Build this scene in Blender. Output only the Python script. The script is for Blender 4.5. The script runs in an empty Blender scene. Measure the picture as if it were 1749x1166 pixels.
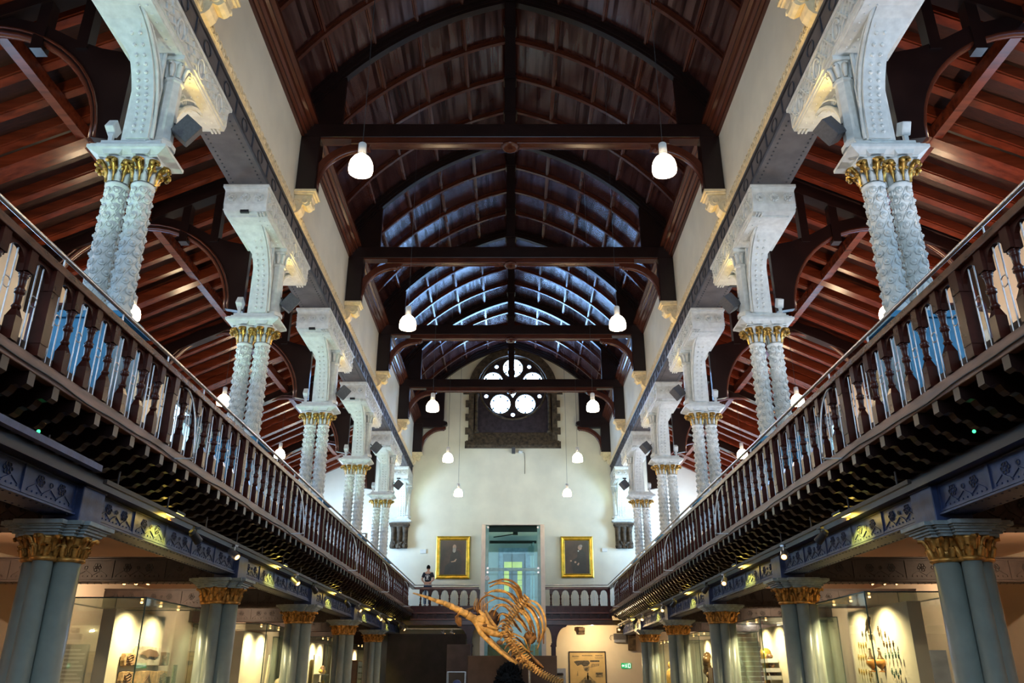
import bpy, math, random
from math import sin, cos, pi, sqrt, atan2, radians
from mathutils import Vector, Matrix
random.seed(7)
SC = bpy.context.scene
COL = SC.collection

# ------------------------------------------------------------------ camera
EYE = Vector((0.065, 0.0, 1.5))
PITCH = radians(22.3)
FPX = 1395.0
cam_d = bpy.data.cameras.new('camera')
cam_d.sensor_fit = 'HORIZONTAL'; cam_d.sensor_width = 36.0
cam_d.lens = FPX / 1749.0 * 36.0
cam_d.clip_start = 0.05; cam_d.clip_end = 300
cam_d.shift_x = -1.5 / 1749.0
cam = bpy.data.objects.new('camera', cam_d)
cam.location = EYE
cam.rotation_euler = (pi / 2 + PITCH, 0, 0)
COL.objects.link(cam)
SC.camera = cam

# ------------------------------------------------------------------ exposure, sky
SC.view_settings.view_transform = 'Standard'
SC.view_settings.look = 'None'
SC.view_settings.gamma = 1.0
SC.view_settings.exposure = 1.1
SC.view_settings.use_curve_mapping = False
try:
    SC.cycles.use_denoising = True
    SC.cycles.max_bounces = 7
    SC.cycles.transparent_max_bounces = 16
    SC.cycles.sample_clamp_indirect = 4.0
    SC.cycles.caustics_reflective = False
    SC.cycles.caustics_refractive = False
except Exception:
    pass
world = bpy.data.worlds.new('sky'); SC.world = world
world.use_nodes = True
_bg = world.node_tree.nodes['Background']
_bg.inputs[0].default_value = (0.62, 0.78, 1.0, 1); _bg.inputs[1].default_value = 2.0

# ------------------------------------------------------------------ large lights
def light(kind, name, loc, power, color, size=1.0, size_y=None, aim=None, spot=60, blend=0.5):
    d = bpy.data.lights.new(name, kind)
    d.energy = power; d.color = color
    if kind == 'AREA':
        d.shape = 'RECTANGLE'; d.size = size; d.size_y = size_y or size
    elif kind == 'SPOT':
        d.spot_size = radians(spot); d.spot_blend = blend; d.shadow_soft_size = size
    elif kind == 'POINT':
        d.shadow_soft_size = size
    o = bpy.data.objects.new(name, d); COL.objects.link(o)
    o.location = loc
    if aim is not None:
        v = Vector(aim) - Vector(loc)
        o.rotation_euler = v.to_track_quat('-Z', 'Y').to_euler()
    return o
# daylight through the great window in the entrance wall behind the viewer
light('AREA', 'entrance_window_daylight', (0, -5.6, 8.6), 300, (0.68, 0.84, 1.0), 7.5, 8.0, aim=(0, 10, 6.5))
# daylight through the gallery windows of both aisles
for s in (-1, 1):
    for y in (7, 13, 19, 25, 31, 37):
        light('AREA', 'gallery_window_daylight', (s * 10.1, y, 6.9), 50, (0.38, 0.66, 1.0), 1.6, 3.0, aim=(0, y, 6.0))
# daylight of the last gallery windows falling on the end wall
for s in (-1, 1):
    light('AREA', 'end_window_daylight', (s * 10.0, 36.6, 6.6), 380, (0.40, 0.66, 1.0), 1.6, 3.0, aim=(s * -1.0, 40, 6.0))

# ------------------------------------------------------------------ geometry helpers
def at(u, v, Y):
    """a pixel of the photograph, taken at distance Y down the hall, as a point"""
    dx = u - 876.0; dy = 583.0 - v
    z = FPX * sin(PITCH) + dy * cos(PITCH)
    y = FPX * cos(PITCH) - dy * sin(PITCH)
    return Vector((EYE.x + dx / y * Y, Y, EYE.z + z / y * Y))

class MB:
    def __init__(s):
        s.v = []; s.f = []; s.sm = []; s.mi = []; s.cur = 0
    def add(s, vs, fs, smooth=False):
        b = len(s.v)
        s.v.extend([tuple(p) for p in vs])
        for f in fs:
            s.f.append(tuple(i + b for i in f)); s.sm.append(smooth); s.mi.append(s.cur)
        return s
    def box(s, x0, x1, y0, y1, z0, z1):
        if x0 > x1: x0, x1 = x1, x0
        if y0 > y1: y0, y1 = y1, y0
        if z0 > z1: z0, z1 = z1, z0
        v = [(x0,y0,z0),(x1,y0,z0),(x1,y1,z0),(x0,y1,z0),(x0,y0,z1),(x1,y0,z1),(x1,y1,z1),(x0,y1,z1)]
        return s.add(v, [(0,3,2,1),(4,5,6,7),(0,1,5,4),(1,2,6,5),(2,3,7,6),(3,0,4,7)])
    def obox(s, c, size, rot=None):
        hx, hy, hz = size[0]/2, size[1]/2, size[2]/2
        v = [Vector(p) for p in [(-hx,-hy,-hz),(hx,-hy,-hz),(hx,hy,-hz),(-hx,hy,-hz),(-hx,-hy,hz),(hx,-hy,hz),(hx,hy,hz),(-hx,hy,hz)]]
        M = rot if rot is not None else Matrix.Identity(3)
        v = [M @ p + Vector(c) for p in v]
        return s.add(v, [(0,3,2,1),(4,5,6,7),(0,1,5,4),(1,2,6,5),(2,3,7,6),(3,0,4,7)])
    def bar(s, p0, p1, w, h, up=(0,0,1)):
        p0 = Vector(p0); p1 = Vector(p1); d = p1 - p0; L = d.length; d = d / L
        u = Vector(up)
        if abs(d.dot(u)) > 0.98: u = Vector((1,0,0))
        side = d.cross(u).normalized(); u2 = side.cross(d).normalized()
        M = Matrix((side, d, u2)).transposed()
        return s.obox((p0 + p1) / 2, (w, L, h), M)
    def prism(s, poly, axis, a, b, smooth=False):
        """poly of 2D points; axis 'x': poly=(y,z), 'y': poly=(x,z), 'z': poly=(x,y)"""
        n = len(poly)
        def mk(p, t):
            return (t, p[0], p[1]) if axis == 'x' else (p[0], t, p[1]) if axis == 'y' else (p[0], p[1], t)
        v = [mk(p, a) for p in poly] + [mk(p, b) for p in poly]
        ar = sum(poly[i][0]*poly[(i+1)%n][1] - poly[(i+1)%n][0]*poly[i][1] for i in range(n))
        flip = (ar > 0) == (axis == 'y')
        if a > b: flip = not flip
        caps = [tuple(range(n))[::-1], tuple(range(n, 2*n))]
        sides = [(i, (i+1)%n, n+(i+1)%n, n+i) for i in range(n)]
        if flip:
            caps = [c[::-1] for c in caps]; sides = [c[::-1] for c in sides]
        s.add(v, caps); 
        b0 = len(s.v) - 2*n
        for f in sides:
            s.f.append(tuple(i + b0 for i in f)); s.sm.append(smooth); s.mi.append(s.cur)
        return s
    def strip(s, inner, outer, axis, a, b, smooth=True):
        """solid band between two equally long open 2D polylines, extruded a..b"""
        n = len(inner)
        def mk(p, t):
            return (t, p[0], p[1]) if axis == 'x' else (p[0], t, p[1]) if axis == 'y' else (p[0], p[1], t)
        v = [mk(p, a) for p in inner] + [mk(p, a) for p in outer] + [mk(p, b) for p in inner] + [mk(p, b) for p in outer]
        f = []
        for i in range(n - 1):
            I, O, I2, O2 = i, n+i, 2*n+i, 3*n+i
            f += [(I, I+1, O+1, O), (I2, O2, O2+1, I2+1), (I, I2, I2+1, I+1), (O, O+1, O2+1, O2)]
        f += [(0, n, 3*n, 2*n), (n-1, 3*n-1, 4*n-1, 2*n-1)]
        return s.add(v, f, False)
    def cyl(s, p0, p1, r0, r1=None, n=12, caps=True, smooth=True):
        if r1 is None: r1 = r0
        p0 = Vector(p0); p1 = Vector(p1); d = (p1 - p0).normalized()
        a = Vector((0,0,1)) if abs(d.z) < 0.9 else Vector((1,0,0))
        u = d.cross(a).normalized(); w = d.cross(u)
        vs = []
        for p, r in ((p0, r0), (p1, r1)):
            for i in range(n):
                t = 2*pi*i/n
                vs.append(p + (u*cos(t) + w*sin(t))*r)
        fs = [(i, (i+1)%n, n+(i+1)%n, n+i) for i in range(n)]
        s.add(vs, fs, smooth)
        if caps:
            s.add(vs[:n], [tuple(range(n))[::-1]]); s.add(vs[n:], [tuple(range(n))])
        return s
    def tube(s, path, r, n=8, smooth=True, flat=1.0):
        path = [Vector(p) for p in path]; m = len(path)
        if not isinstance(r, (list, tuple)): r = [r]*m
        vs = []; pu = None
        for k in range(m):
            d = (path[min(k+1, m-1)] - path[max(k-1, 0)])
            d = d.normalized() if d.length > 1e-9 else Vector((0,0,1))
            if pu is None:
                a = Vector((0,0,1)) if abs(d.z) < 0.9 else Vector((1,0,0))
                u = d.cross(a).normalized()
            else:
                u = (pu - d*pu.dot(d))
                u = u.normalized() if u.length > 1e-6 else d.orthogonal().normalized()
            pu = u; w = d.cross(u)
            for i in range(n):
                t = 2*pi*i/n
                vs.append(path[k] + (u*cos(t) + w*sin(t)*flat)*r[k])
        fs = []
        for k in range(m-1):
            for i in range(n):
                fs.append((k*n+i, k*n+(i+1)%n, (k+1)*n+(i+1)%n, (k+1)*n+i))
        s.add(vs, fs, smooth)
        b = len(s.v) - len(vs)
        for c in (tuple(range(n))[::-1], tuple(range((m-1)*n, m*n))):
            s.f.append(tuple(i+b for i in c)); s.sm.append(False); s.mi.append(s.cur)
        return s
    def lathe(s, prof, c=(0,0,0), n=16, smooth=True, M=None, a0=0.0):
        """prof [(r,z)...] bottom to top about z"""
        c = Vector(c); vs = []; m = len(prof)
        for r, z in prof:
            for i in range(n):
                t = a0 + 2*pi*i/n
                p = Vector((r*cos(t), r*sin(t), z))
                if M is not None: p = M @ p
                vs.append(p + c)
        fs = [(k*n+i, k*n+(i+1)%n, (k+1)*n+(i+1)%n, (k+1)*n+i) for k in range(m-1) for i in range(n)]
        s.add(vs, fs, smooth)
        b = len(s.v) - len(vs)
        for ok, cc in ((prof[0][0] > 1e-5, tuple(range(n))[::-1]), (prof[-1][0] > 1e-5, tuple(range((m-1)*n, m*n)))):
            if ok:
                s.f.append(tuple(i+b for i in cc)); s.sm.append(False); s.mi.append(s.cur)
        return s
    def ball(s, c, r, n=10, m=6, sc=(1,1,1)):
        prof = [(max(1e-6, r*sin(pi*k/m)), -r*cos(pi*k/m)) for k in range(m+1)]
        M = Matrix.Diagonal(Vector(sc))
        return s.lathe(prof, c, n, True, M)
    def quad(s, a, b, c, d, smooth=False):
        return s.add([a, b, c, d], [(0,1,2,3)], smooth)
    def merge(s, o, M=None, off=(0,0,0)):
        off = Vector(off)
        vs = [((M @ Vector(p)) if M is not None else Vector(p)) + off for p in o.v]
        b = len(s.v); s.v.extend([tuple(p) for p in vs])
        for f, sm, mi in zip(o.f, o.sm, o.mi):
            s.f.append(tuple(i+b for i in f)); s.sm.append(sm); s.mi.append(mi)
        return s
    def mesh(s, name):
        me = bpy.data.meshes.new(name)
        me.from_pydata(s.v, [], s.f)
        me.polygons.foreach_set('use_smooth', s.sm)
        me.polygons.foreach_set('material_index', s.mi)
        me.update()
        return me
    def build(s, name, mats, parent=None, label=None, bevel=0.0, loc=None, rz=None):
        me = s.mesh(name)
        if not isinstance(mats, (list, tuple)): mats = [mats]
        for m in mats: me.materials.append(m)
        o = bpy.data.objects.new(name, me); COL.objects.link(o)
        if parent is not None: o.parent = parent
        if label: o['label'] = label
        if loc is not None: o.location = loc
        if rz is not None: o.rotation_euler = (0, 0, rz)
        if bevel:
            b = o.modifiers.new('bevel', 'BEVEL'); b.width = bevel; b.segments = 2
            b.limit_method = 'ANGLE'; b.angle_limit = radians(40)
        return o

def tag(o, label, cat, group=None, kind=None):
    o['label'] = label
    if cat: o['category'] = cat
    if group: o['group'] = group
    if kind: o['kind'] = kind
    return o
def thing(name, label, cat, loc=(0,0,0), rz=0.0, group=None):
    o = bpy.data.objects.new(name, None); COL.objects.link(o)
    o.empty_display_size = 0.2
    o.location = loc; o.rotation_euler = (0, 0, rz)
    return tag(o, label, cat, group)
def struct(o, label=None):
    o['kind'] = 'structure'
    if label: o['label'] = label
    return o
_kids = {}
def copy_tree(o, parent=None):
    c = o.copy(); COL.objects.link(c); c.parent = parent
    for ch in list(o.children): copy_tree(ch, c)
    return c
def dup(o, loc, rz=0.0, label=None, group=None, scale=None):
    c = copy_tree(o)
    c.location = loc; c.rotation_euler = (0, 0, rz)
    if scale: c.scale = (scale,)*3
    if label: c['label'] = label
    if group: c['group'] = group
    return c
def arcpts(cx, cy, r, a0, a1, n):
    return [(cx + r*cos(a0 + (a1-a0)*i/n), cy + r*sin(a0 + (a1-a0)*i/n)) for i in range(n+1)]

# ------------------------------------------------------------------ materials
def _nt(name):
    m = bpy.data.materials.new(name); m.use_nodes = True
    return m, m.node_tree, m.node_tree.nodes['Principled BSDF']
def mat(name, col, rough=0.5, metal=0.0, var=0.12, scale=6.0, bump=0.0, bscale=40.0, stretch=(1,1,1), coat=0.0, col2=None, spec=0.5):
    m, nt, b = _nt(name)
    N = nt.nodes.new; L = nt.links.new
    tc = N('ShaderNodeTexCoord'); mp = N('ShaderNodeMapping'); mp.inputs['Scale'].default_value = stretch
    L(tc.outputs['Object'], mp.inputs['Vector'])
    nz = N('ShaderNodeTexNoise'); nz.inputs['Scale'].default_value = scale; nz.inputs['Detail'].default_value = 4
    L(mp.outputs[0], nz.inputs['Vector'])
    mx = N('ShaderNodeMix'); mx.data_type = 'RGBA'
    c2 = col2 if col2 else tuple(max(0, c*(1-var*2.2)) for c in col)
    c1 = col if col2 else tuple(min(1, c*(1+var)) for c in col)
    mx.inputs[6].default_value = (*c1, 1); mx.inputs[7].default_value = (*c2, 1)
    rmp = N('ShaderNodeMapRange'); rmp.inputs[1].default_value = 0.32; rmp.inputs[2].default_value = 0.68
    L(nz.outputs['Fac'], rmp.inputs[0]); L(rmp.outputs[0], mx.inputs[0]); L(mx.outputs[2], b.inputs['Base Color'])
    b.inputs['Roughness'].default_value = rough; b.inputs['Metallic'].default_value = metal
    b.inputs['Specular IOR Level'].default_value = spec
    if coat: b.inputs['Coat Weight'].default_value = coat; b.inputs['Coat Roughness'].default_value = 0.15
    if bump:
        n2 = N('ShaderNodeTexNoise'); n2.inputs['Scale'].default_value = bscale; n2.inputs['Detail'].default_value = 3
        L(mp.outputs[0], n2.inputs['Vector'])
        bp = N('ShaderNodeBump'); bp.inputs['Strength'].default_value = bump; bp.inputs['Distance'].default_value = 0.02
        L(n2.outputs['Fac'], bp.inputs['Height']); L(bp.outputs[0], b.inputs['Normal'])
    return m
def emat(name, col, strength):
    m = bpy.data.materials.new(name); m.use_nodes = True
    nt = m.node_tree; nt.nodes.clear()
    e = nt.nodes.new('ShaderNodeEmission'); o = nt.nodes.new('ShaderNodeOutputMaterial')
    e.inputs[0].default_value = (*col, 1); e.inputs[1].default_value = strength
    nt.links.new(e.outputs[0], o.inputs[0]); return m
def glassmat(name, tint=(0.85, 0.95, 0.92), gloss=0.1, rough=0.02):
    m = bpy.data.materials.new(name); m.use_nodes = True
    nt = m.node_tree; nt.nodes.clear(); N = nt.nodes.new; L = nt.links.new
    t = N('ShaderNodeBsdfTransparent'); t.inputs[0].default_value = (*tint, 1)
    g = N('ShaderNodeBsdfGlossy'); g.inputs['Roughness'].default_value = rough; g.inputs[0].default_value = (0.9, 1, 0.97, 1)
    lw = N('ShaderNodeLayerWeight'); lw.inputs[0].default_value = 0.35
    mr = N('ShaderNodeMapRange'); mr.inputs[3].default_value = gloss; mr.inputs[4].default_value = 0.4
    mx = N('ShaderNodeMixShader'); o = N('ShaderNodeOutputMaterial')
    L(lw.outputs['Fresnel'], mr.inputs[0]); L(mr.outputs[0], mx.inputs[0])
    L(t.outputs[0], mx.inputs[1]); L(g.outputs[0], mx.inputs[2]); L(mx.outputs[0], o.inputs[0])
    return m
def windowmat(name, col, strength, scale=1.3):
    """frosted leaded glass with daylight behind it"""
    m = bpy.data.materials.new(name); m.use_nodes = True
    nt = m.node_tree; nt.nodes.clear(); N = nt.nodes.new; L = nt.links.new
    tc = N('ShaderNodeTexCoord'); nz = N('ShaderNodeTexNoise'); nz.inputs['Scale'].default_value = scale
    L(tc.outputs['Object'], nz.inputs['Vector'])
    mr = N('ShaderNodeMapRange'); mr.inputs[3].default_value = strength*0.55; mr.inputs[4].default_value = strength*1.4
    L(nz.outputs['Fac'], mr.inputs[0])
    e = N('ShaderNodeEmission'); e.inputs[0].default_value = (*col, 1); L(mr.outputs[0], e.inputs[1])
    o = N('ShaderNodeOutputMaterial'); L(e.outputs[0], o.inputs[0]); return m

def boardmat():
    """varnished narrow boards of the vault; grooves follow the UVs (u across, v along the boards)"""
    m, nt, b = _nt('varnished_ceiling_boards')
    N = nt.nodes.new; L = nt.links.new
    uv = N('ShaderNodeUVMap'); sp = N('ShaderNodeSeparateXYZ'); L(uv.outputs[0], sp.inputs[0])
    def mth(op, a, bb=None, v=None):
        n = N('ShaderNodeMath'); n.operation = op; L(a, n.inputs[0])
        if bb is not None: L(bb, n.inputs[1])
        if v is not None: n.inputs[1].default_value = v
        return n.outputs[0]
    ub = mth('MULTIPLY', sp.outputs[0], v=9.0)
    cell = mth('FLOOR', ub); fr = mth('FRACT', ub)
    row = mth('FLOOR', mth('MULTIPLY', sp.outputs[1], v=1/1.5))
    cb = N('ShaderNodeCombineXYZ'); L(cell, cb.inputs[0]); L(row, cb.inputs[1])
    wn = N('ShaderNodeTexWhiteNoise'); wn.noise_dimensions = '2D'; L(cb.outputs[0], wn.inputs['Vector'])
    mp = N('ShaderNodeMapping'); mp.inputs['Scale'].default_value = (5, 0.5, 1); L(uv.outputs[0], mp.inputs[0])
    nz = N('ShaderNodeTexNoise'); nz.inputs['Scale'].default_value = 1.5; nz.inputs['Detail'].default_value = 1
    L(mp.outputs[0], nz.inputs['Vector'])
    s1 = N('ShaderNodeMath'); s1.operation = 'MULTIPLY_ADD'; L(wn.outputs['Value'], s1.inputs[0]); s1.inputs[1].default_value = 0.5; L(nz.outputs['Fac'], s1.inputs[2])
    cr = N('ShaderNodeValToRGB'); cr.color_ramp.elements[0].position = 0.4; cr.color_ramp.elements[0].color = (0.018, 0.006, 0.006, 1)
    cr.color_ramp.elements[1].position = 1.0; cr.color_ramp.elements[1].color = (0.070, 0.022, 0.018, 1)
    L(s1.outputs[0], cr.inputs[0]); L(cr.outputs[0], b.inputs['Base Color'])
    b.inputs['Roughness'].default_value = 0.22
    # the varnish is shinier on some boards than on others
    sr = N('ShaderNodeMapRange'); sr.inputs[1].default_value = 0.55; sr.inputs[2].default_value = 1.0; sr.inputs[3].default_value = 0.12; sr.inputs[4].default_value = 1.0
    L(s1.outputs[0], sr.inputs[0]); L(sr.outputs[0], b.inputs['Specular IOR Level'])
    # every board lies at its own slight tilt, with a soft groove at its edges
    tl = N('ShaderNodeMath'); tl.operation = 'SUBTRACT'; L(wn.outputs['Value'], tl.inputs[0]); tl.inputs[1].default_value = 0.5
    th_ = mth('MULTIPLY', tl.outputs[0], fr)
    g = mth('MULTIPLY', mth('ABSOLUTE', mth('SUBTRACT', fr, v=0.5)), v=2.0); gr = mth('POWER', g, v=10.0)
    h = N('ShaderNodeMath'); h.operation = 'MULTIPLY_ADD'; L(gr, h.inputs[0]); h.inputs[1].default_value = -0.35; L(th_, h.inputs[2])
    bp = N('ShaderNodeBump'); bp.inputs['Strength'].default_value = 0.15; bp.inputs['Distance'].default_value = 0.004
    L(h.outputs[0], bp.inputs['Height'])
    return m

W_DARK = mat('dark_mahogany', (0.015, 0.006, 0.005), 0.3, 0, 0.12, 3, 0.0, 20, (1,1,1), spec=0.4)
W_RIB = mat('polished_mahogany', (0.080, 0.019, 0.009), 0.25, 0, 0.12, 2, 0.0, 25, spec=0.5)
W_CORN = mat('moulded_mahogany_cornice', (0.085, 0.022, 0.012), 0.22, 0, 0.15, 3, 0.0, 25, (8, 0.15, 8), spec=0.6)
W_RED = mat('red_mahogany_rafters', (0.15, 0.027, 0.010), 0.26, 0, 0.2, 2, 0.06, 8, (0.4, 4, 4), spec=0.5)
W_ROOF = mat('aisle_roof_boards', (0.030, 0.008, 0.005), 0.45, 0, 0.3, 5, 0.2, 14, (1, 5, 1))
W_RAIL = mat('walnut_handrail', (0.14, 0.048, 0.026), 0.26, 0, 0.25, 5, 0.05, 30, (4,1,4), spec=0.6)
W_BAL = mat('dark_turned_baluster', (0.060, 0.014, 0.009), 0.24, 0, 0.15, 6, 0.0, 30, spec=0.22)
W_FASC = mat('worn_fascia_board', (0.22, 0.11, 0.075), 0.4, 0, 0.25, 3, 0.1, 20, (4,0.5,4))
W_BOARD = boardmat()
PLASTER = mat('cream_plaster', (0.78, 0.72, 0.58), 0.75, 0, 0.05, 0.9, 0.05, 30)
PLASTER2 = mat('warm_plaster', (0.74, 0.64, 0.50), 0.75, 0, 0.05, 0.9, 0.05, 30)
PEACH = mat('peach_ceiling_plaster', (0.78, 0.55, 0.40), 0.7, 0, 0.05, 0.6)
CREAM = mat('cream_moulding_paint', (0.82, 0.68, 0.44), 0.5, 0, 0.08, 8)
WHITE_I = mat('white_painted_cast_iron', (0.74, 0.76, 0.73), 0.42, 0, 0.06, 9, 0.05, 40)
GREY_G = mat('slate_grey_girder_paint', (0.050, 0.052, 0.066), 0.5, 0, 0.15, 5, 0.08, 20)
GREY_S = mat('grey_girder_soffit', (0.13, 0.115, 0.115), 0.6, 0, 0.12, 3, 0.08, 30)
BLUE_G = mat('blue_lit_grey_iron', (0.050, 0.078, 0.20), 0.42, 0, 0.15, 6, 0.08, 40)  # grey iron colour deepened with the blue light that falls on it
PEDM = mat('blue_lit_pedestal', (0.07, 0.30, 0.50), 0.4, 0, 0.1, 4)  # blue light on the grey-green pedestals mixed into their colour
BRN_G = mat('brown_iron_paint', (0.034, 0.021, 0.018), 0.5, 0, 0.2, 6, 0.08, 40)
SHAFT = mat('grey_green_column_paint', (0.26, 0.295, 0.26), 0.33, 0, 0.05, 5, 0.0)
ABAC = mat('grey_green_abacus_paint', (0.33, 0.40, 0.42), 0.45, 0, 0.12, 12, 0.1, 50)
GILT = mat('gilding', (0.75, 0.40, 0.07), 0.32, 0.75, 0.2, 14, 0.15, 40)
GILT2 = mat('dark_gilding', (0.72, 0.42, 0.10), 0.34, 0.8, 0.3, 14, 0.2, 50)
GILT3 = mat('bronze_gold_paint', (0.74, 0.36, 0.08), 0.4, 0.5, 0.3, 12, 0.2, 40)
STONE = mat('brown_sandstone', (0.095, 0.066, 0.040), 0.8, 0, 0.3, 7, 0.5, 30)
STONE_D = mat('dark_sandstone', (0.040, 0.026, 0.034), 0.85, 0, 0.2, 5, 0.3, 20)
STEEL = mat('brushed_steel', (0.62, 0.60, 0.60), 0.28, 0.9, 0.08, 20)
PANELM = mat('lift_steel_panel', (0.56, 0.50, 0.44), 0.4, 0.35, 0.05, 4)
BLACK = mat('black_plastic', (0.02, 0.02, 0.022), 0.45, 0, 0.2, 10)
CHAR = mat('charcoal_loudspeaker', (0.075, 0.075, 0.085), 0.6, 0, 0.1, 30, 0.1, 200)
WHITEP = mat('white_plastic', (0.72, 0.72, 0.70), 0.45, 0, 0.04, 10)
FLOORM = mat('oak_floor', (0.22, 0.13, 0.07), 0.4, 0, 0.25, 3, 0.1, 20, (6,0.6,1))
GALFL = mat('gallery_floor_boards', (0.12, 0.06, 0.035), 0.5, 0, 0.25, 3, 0.1, 20, (6,0.6,1))
GLASS = glassmat('display_glass', (0.95, 0.975, 0.96), 0.025)
GLASSG = glassmat('green_lift_glass', (0.58, 0.74, 0.73), 0.015)
GEDGE = mat('glass_edge_green', (0.06, 0.12, 0.12), 0.15, 0, 0.1, 10)
CASEB = mat('case_back_board', (0.80, 0.72, 0.52), 0.7, 0, 0.03, 3)
DARKP = mat('dark_brown_partition', (0.085, 0.060, 0.056), 0.7, 0, 0.12, 3)
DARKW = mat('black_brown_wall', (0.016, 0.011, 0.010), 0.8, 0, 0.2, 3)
BONE = mat('ochre_bone', (0.78, 0.50, 0.19), 0.5, 0, 0.22, 9, 0.25, 40)
BONED = mat('brown_bone', (0.36, 0.19, 0.075), 0.55, 0, 0.25, 9, 0.25, 40)
WIN_P = windowmat('bright_window_glass', (0.30, 0.55, 1.0), 22.0, 3.0)
WIN_B = windowmat('blue_daylight_glass', (0.10, 0.42, 0.95), 1.5, 1.2)
WIN_C = windowmat('pale_daylight_glass', (0.45, 0.70, 0.95), 1.6, 1.2)
LAMP_W = emat('opal_lamp_glass', (1.0, 0.74, 0.45), 36.0)
LAMP_Y = emat('amber_lamp_glass', (1.0, 0.72, 0.12), 6.0)
BULB = emat('warm_bulb', (1.0, 0.50, 0.16), 3.0)
LED = emat('green_led', (0.05, 1.0, 0.25), 1.5)
REDP = mat('red_plastic', (0.55, 0.02, 0.03), 0.35)
ORD = ['nearest the viewer', 'second from the viewer', 'third from the viewer', 'fourth from the viewer', 'fifth from the viewer', 'sixth from the viewer', 'seventh from the viewer']
SIDE = {-1: 'left', 1: 'right'}
FIRST, STEP = 9.96, 6.0
COLY = [FIRST + STEP*i for i in range(5)]
YB = 40.0      # end wall
GZ = 4.4       # gallery floor level
# ================================================================== SETTING
# floor, outer walls
struct(MB().box(-10.6, 10.6, -8, YB + 0.4, -0.2, 0).build('floor', FLOORM), 'oak floor of the museum hall')
def wall_with_windows(s):
    mb = MB(); x0, x1 = (s*10.4, s*10.8)
    mb.box(x0, x1, -8, YB, 0, 5.3); mb.box(x0, x1, -8, YB, 9.5, 10.9)
    ys = [-8.0]
    for y in (1, 7, 13, 19, 25, 31, 37): ys += [y - 0.95, y + 0.95]
    ys.append(YB)
    for i in range(0, len(ys), 2): mb.box(x0, x1, ys[i], ys[i+1], 5.3, 9.5)
    struct(mb.build('wall_' + SIDE[s], PLASTER2), 'cream plastered outer wall of the %s aisle' % SIDE[s])
for s in (-1, 1): wall_with_windows(s)
n_win = 2
for s in (-1, 1):
    for y in (7, 13, 19, 25, 31, 37):
        w = MB().box(s*10.55, s*10.58, y - 0.95, y + 0.95, 5.3, 9.5).build('window_%d' % n_win, WIN_B if y in (19, 31, 7) else WIN_C)
        struct(w, 'tall daylit gallery window')
        fr = MB()
        for a in (-0.95, -0.03, 0.87): fr.box(s*10.42, s*10.54, y + a, y + a + 0.08, 5.3, 9.5)
        for z in (5.3, 6.7, 8.1, 9.42): fr.box(s*10.42, s*10.54, y - 0.95, y + 0.95, z, z + 0.06)
        fr.build('window_frame', STONE, w)
        n_win += 1
# entrance wall with its great window
mb = MB(); mb.box(-10.8, 10.8, -8.4, -8, 0, 4.2); mb.box(-10.8, -4, -8.4, -8, 4.2, 18); mb.box(4, 10.8, -8.4, -8, 4.2, 18); mb.box(-4, 4, -8.4, -8, 13, 18)
struct(mb.build('wall_front', PLASTER), 'entrance wall behind the viewer')
w = struct(MB().box(-4, 4, -8.3, -8.25, 4.2, 13).build('window_30', WIN_C), 'great window over the entrance')
fr = MB()
for i in range(7): fr.box(-4 + i*1.3, -3.88 + i*1.3, -8.22, -8.1, 4.2, 13)
for z in (4.2, 6.4, 8.6, 10.8): fr.box(-4, 4, -8.22, -8.1, z, z + 0.12)
fr.build('window_frame', STONE, w)

# end wall with rose window (circle cut out)
RC = Vector((0.065, 0, 15.39)); RR = 1.76
def end_wall():
    mb = MB(); mb.box(-10.8, 10.8, YB, YB + 0.4, 0, 18.5)
    return struct(mb.build('wall_back', PLASTER), 'cream plastered end wall of the hall')
wallb = end_wall()
HW = 2.2; HZ = 15.2
outline = [(RC.x - HW, 12.1), (RC.x + HW, 12.1)] + [(RC.x + HW*cos(pi*k/32), HZ + HW*sin(pi*k/32)) for k in range(33)]
def on_outline(a):
    dx, dz = cos(a), sin(a); best = 1e9
    for i in range(len(outline)):
        (x1, z1), (x2, z2) = outline[i], outline[(i+1) % len(outline)]
        ex, ez = x2 - x1, z2 - z1; den = dx*ez - dz*ex
        if abs(den) < 1e-9: continue
        t = ((x1 - RC.x)*ez - (z1 - RC.z)*ex)/den; u = ((x1 - RC.x)*dz - (z1 - RC.z)*dx)/den
        if t > 0 and -1e-6 <= u <= 1 + 1e-6: best = min(best, t)
    return (RC.x + dx*best, RC.z + dz*best)
# dark stone surround that fills the 4.9 m opening, deep reveal, quoins
mb = MB()
N_ = 96
outer = []
for i in range(N_):
    outer.append(on_outline(2*pi*i/N_))
inner = [(RC.x + RR*cos(2*pi*i/N_), RC.z + RR*sin(2*pi*i/N_)) for i in range(N_)]
outer.append(outer[0]); inner.append(inner[0])
mb.strip(inner, outer, 'y', YB + 0.12, YB + 0.4)
rw = struct(mb.build('window_1', STONE_D), 'round rose window with five round lights in dark stone')
# five-lobed tracery plate: polygons with circular holes made by bands
lob = []
for k in range(5):
    a = pi/2 + k*2*pi/5
    lob.append((RC.x + 1.09*cos(a), RC.z + 1.09*sin(a)))
small = []
for k in range(5):
    a = pi/2 + pi/5 + k*2*pi/5
    small.append((RC.x + 1.45*cos(a), RC.z + 1.45*sin(a)))
plate = MB().cyl((RC.x, YB + 0.22, RC.z), (RC.x, YB + 0.32, RC.z), 1.8, n=64)
po = plate.build('tracery', STONE_D, rw)
cut = MB()
for (x, z) in lob: cut.cyl((x, YB, z), (x, YB + 0.5, z), 0.515, n=32)
cuto = cut.mesh('c1')
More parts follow.
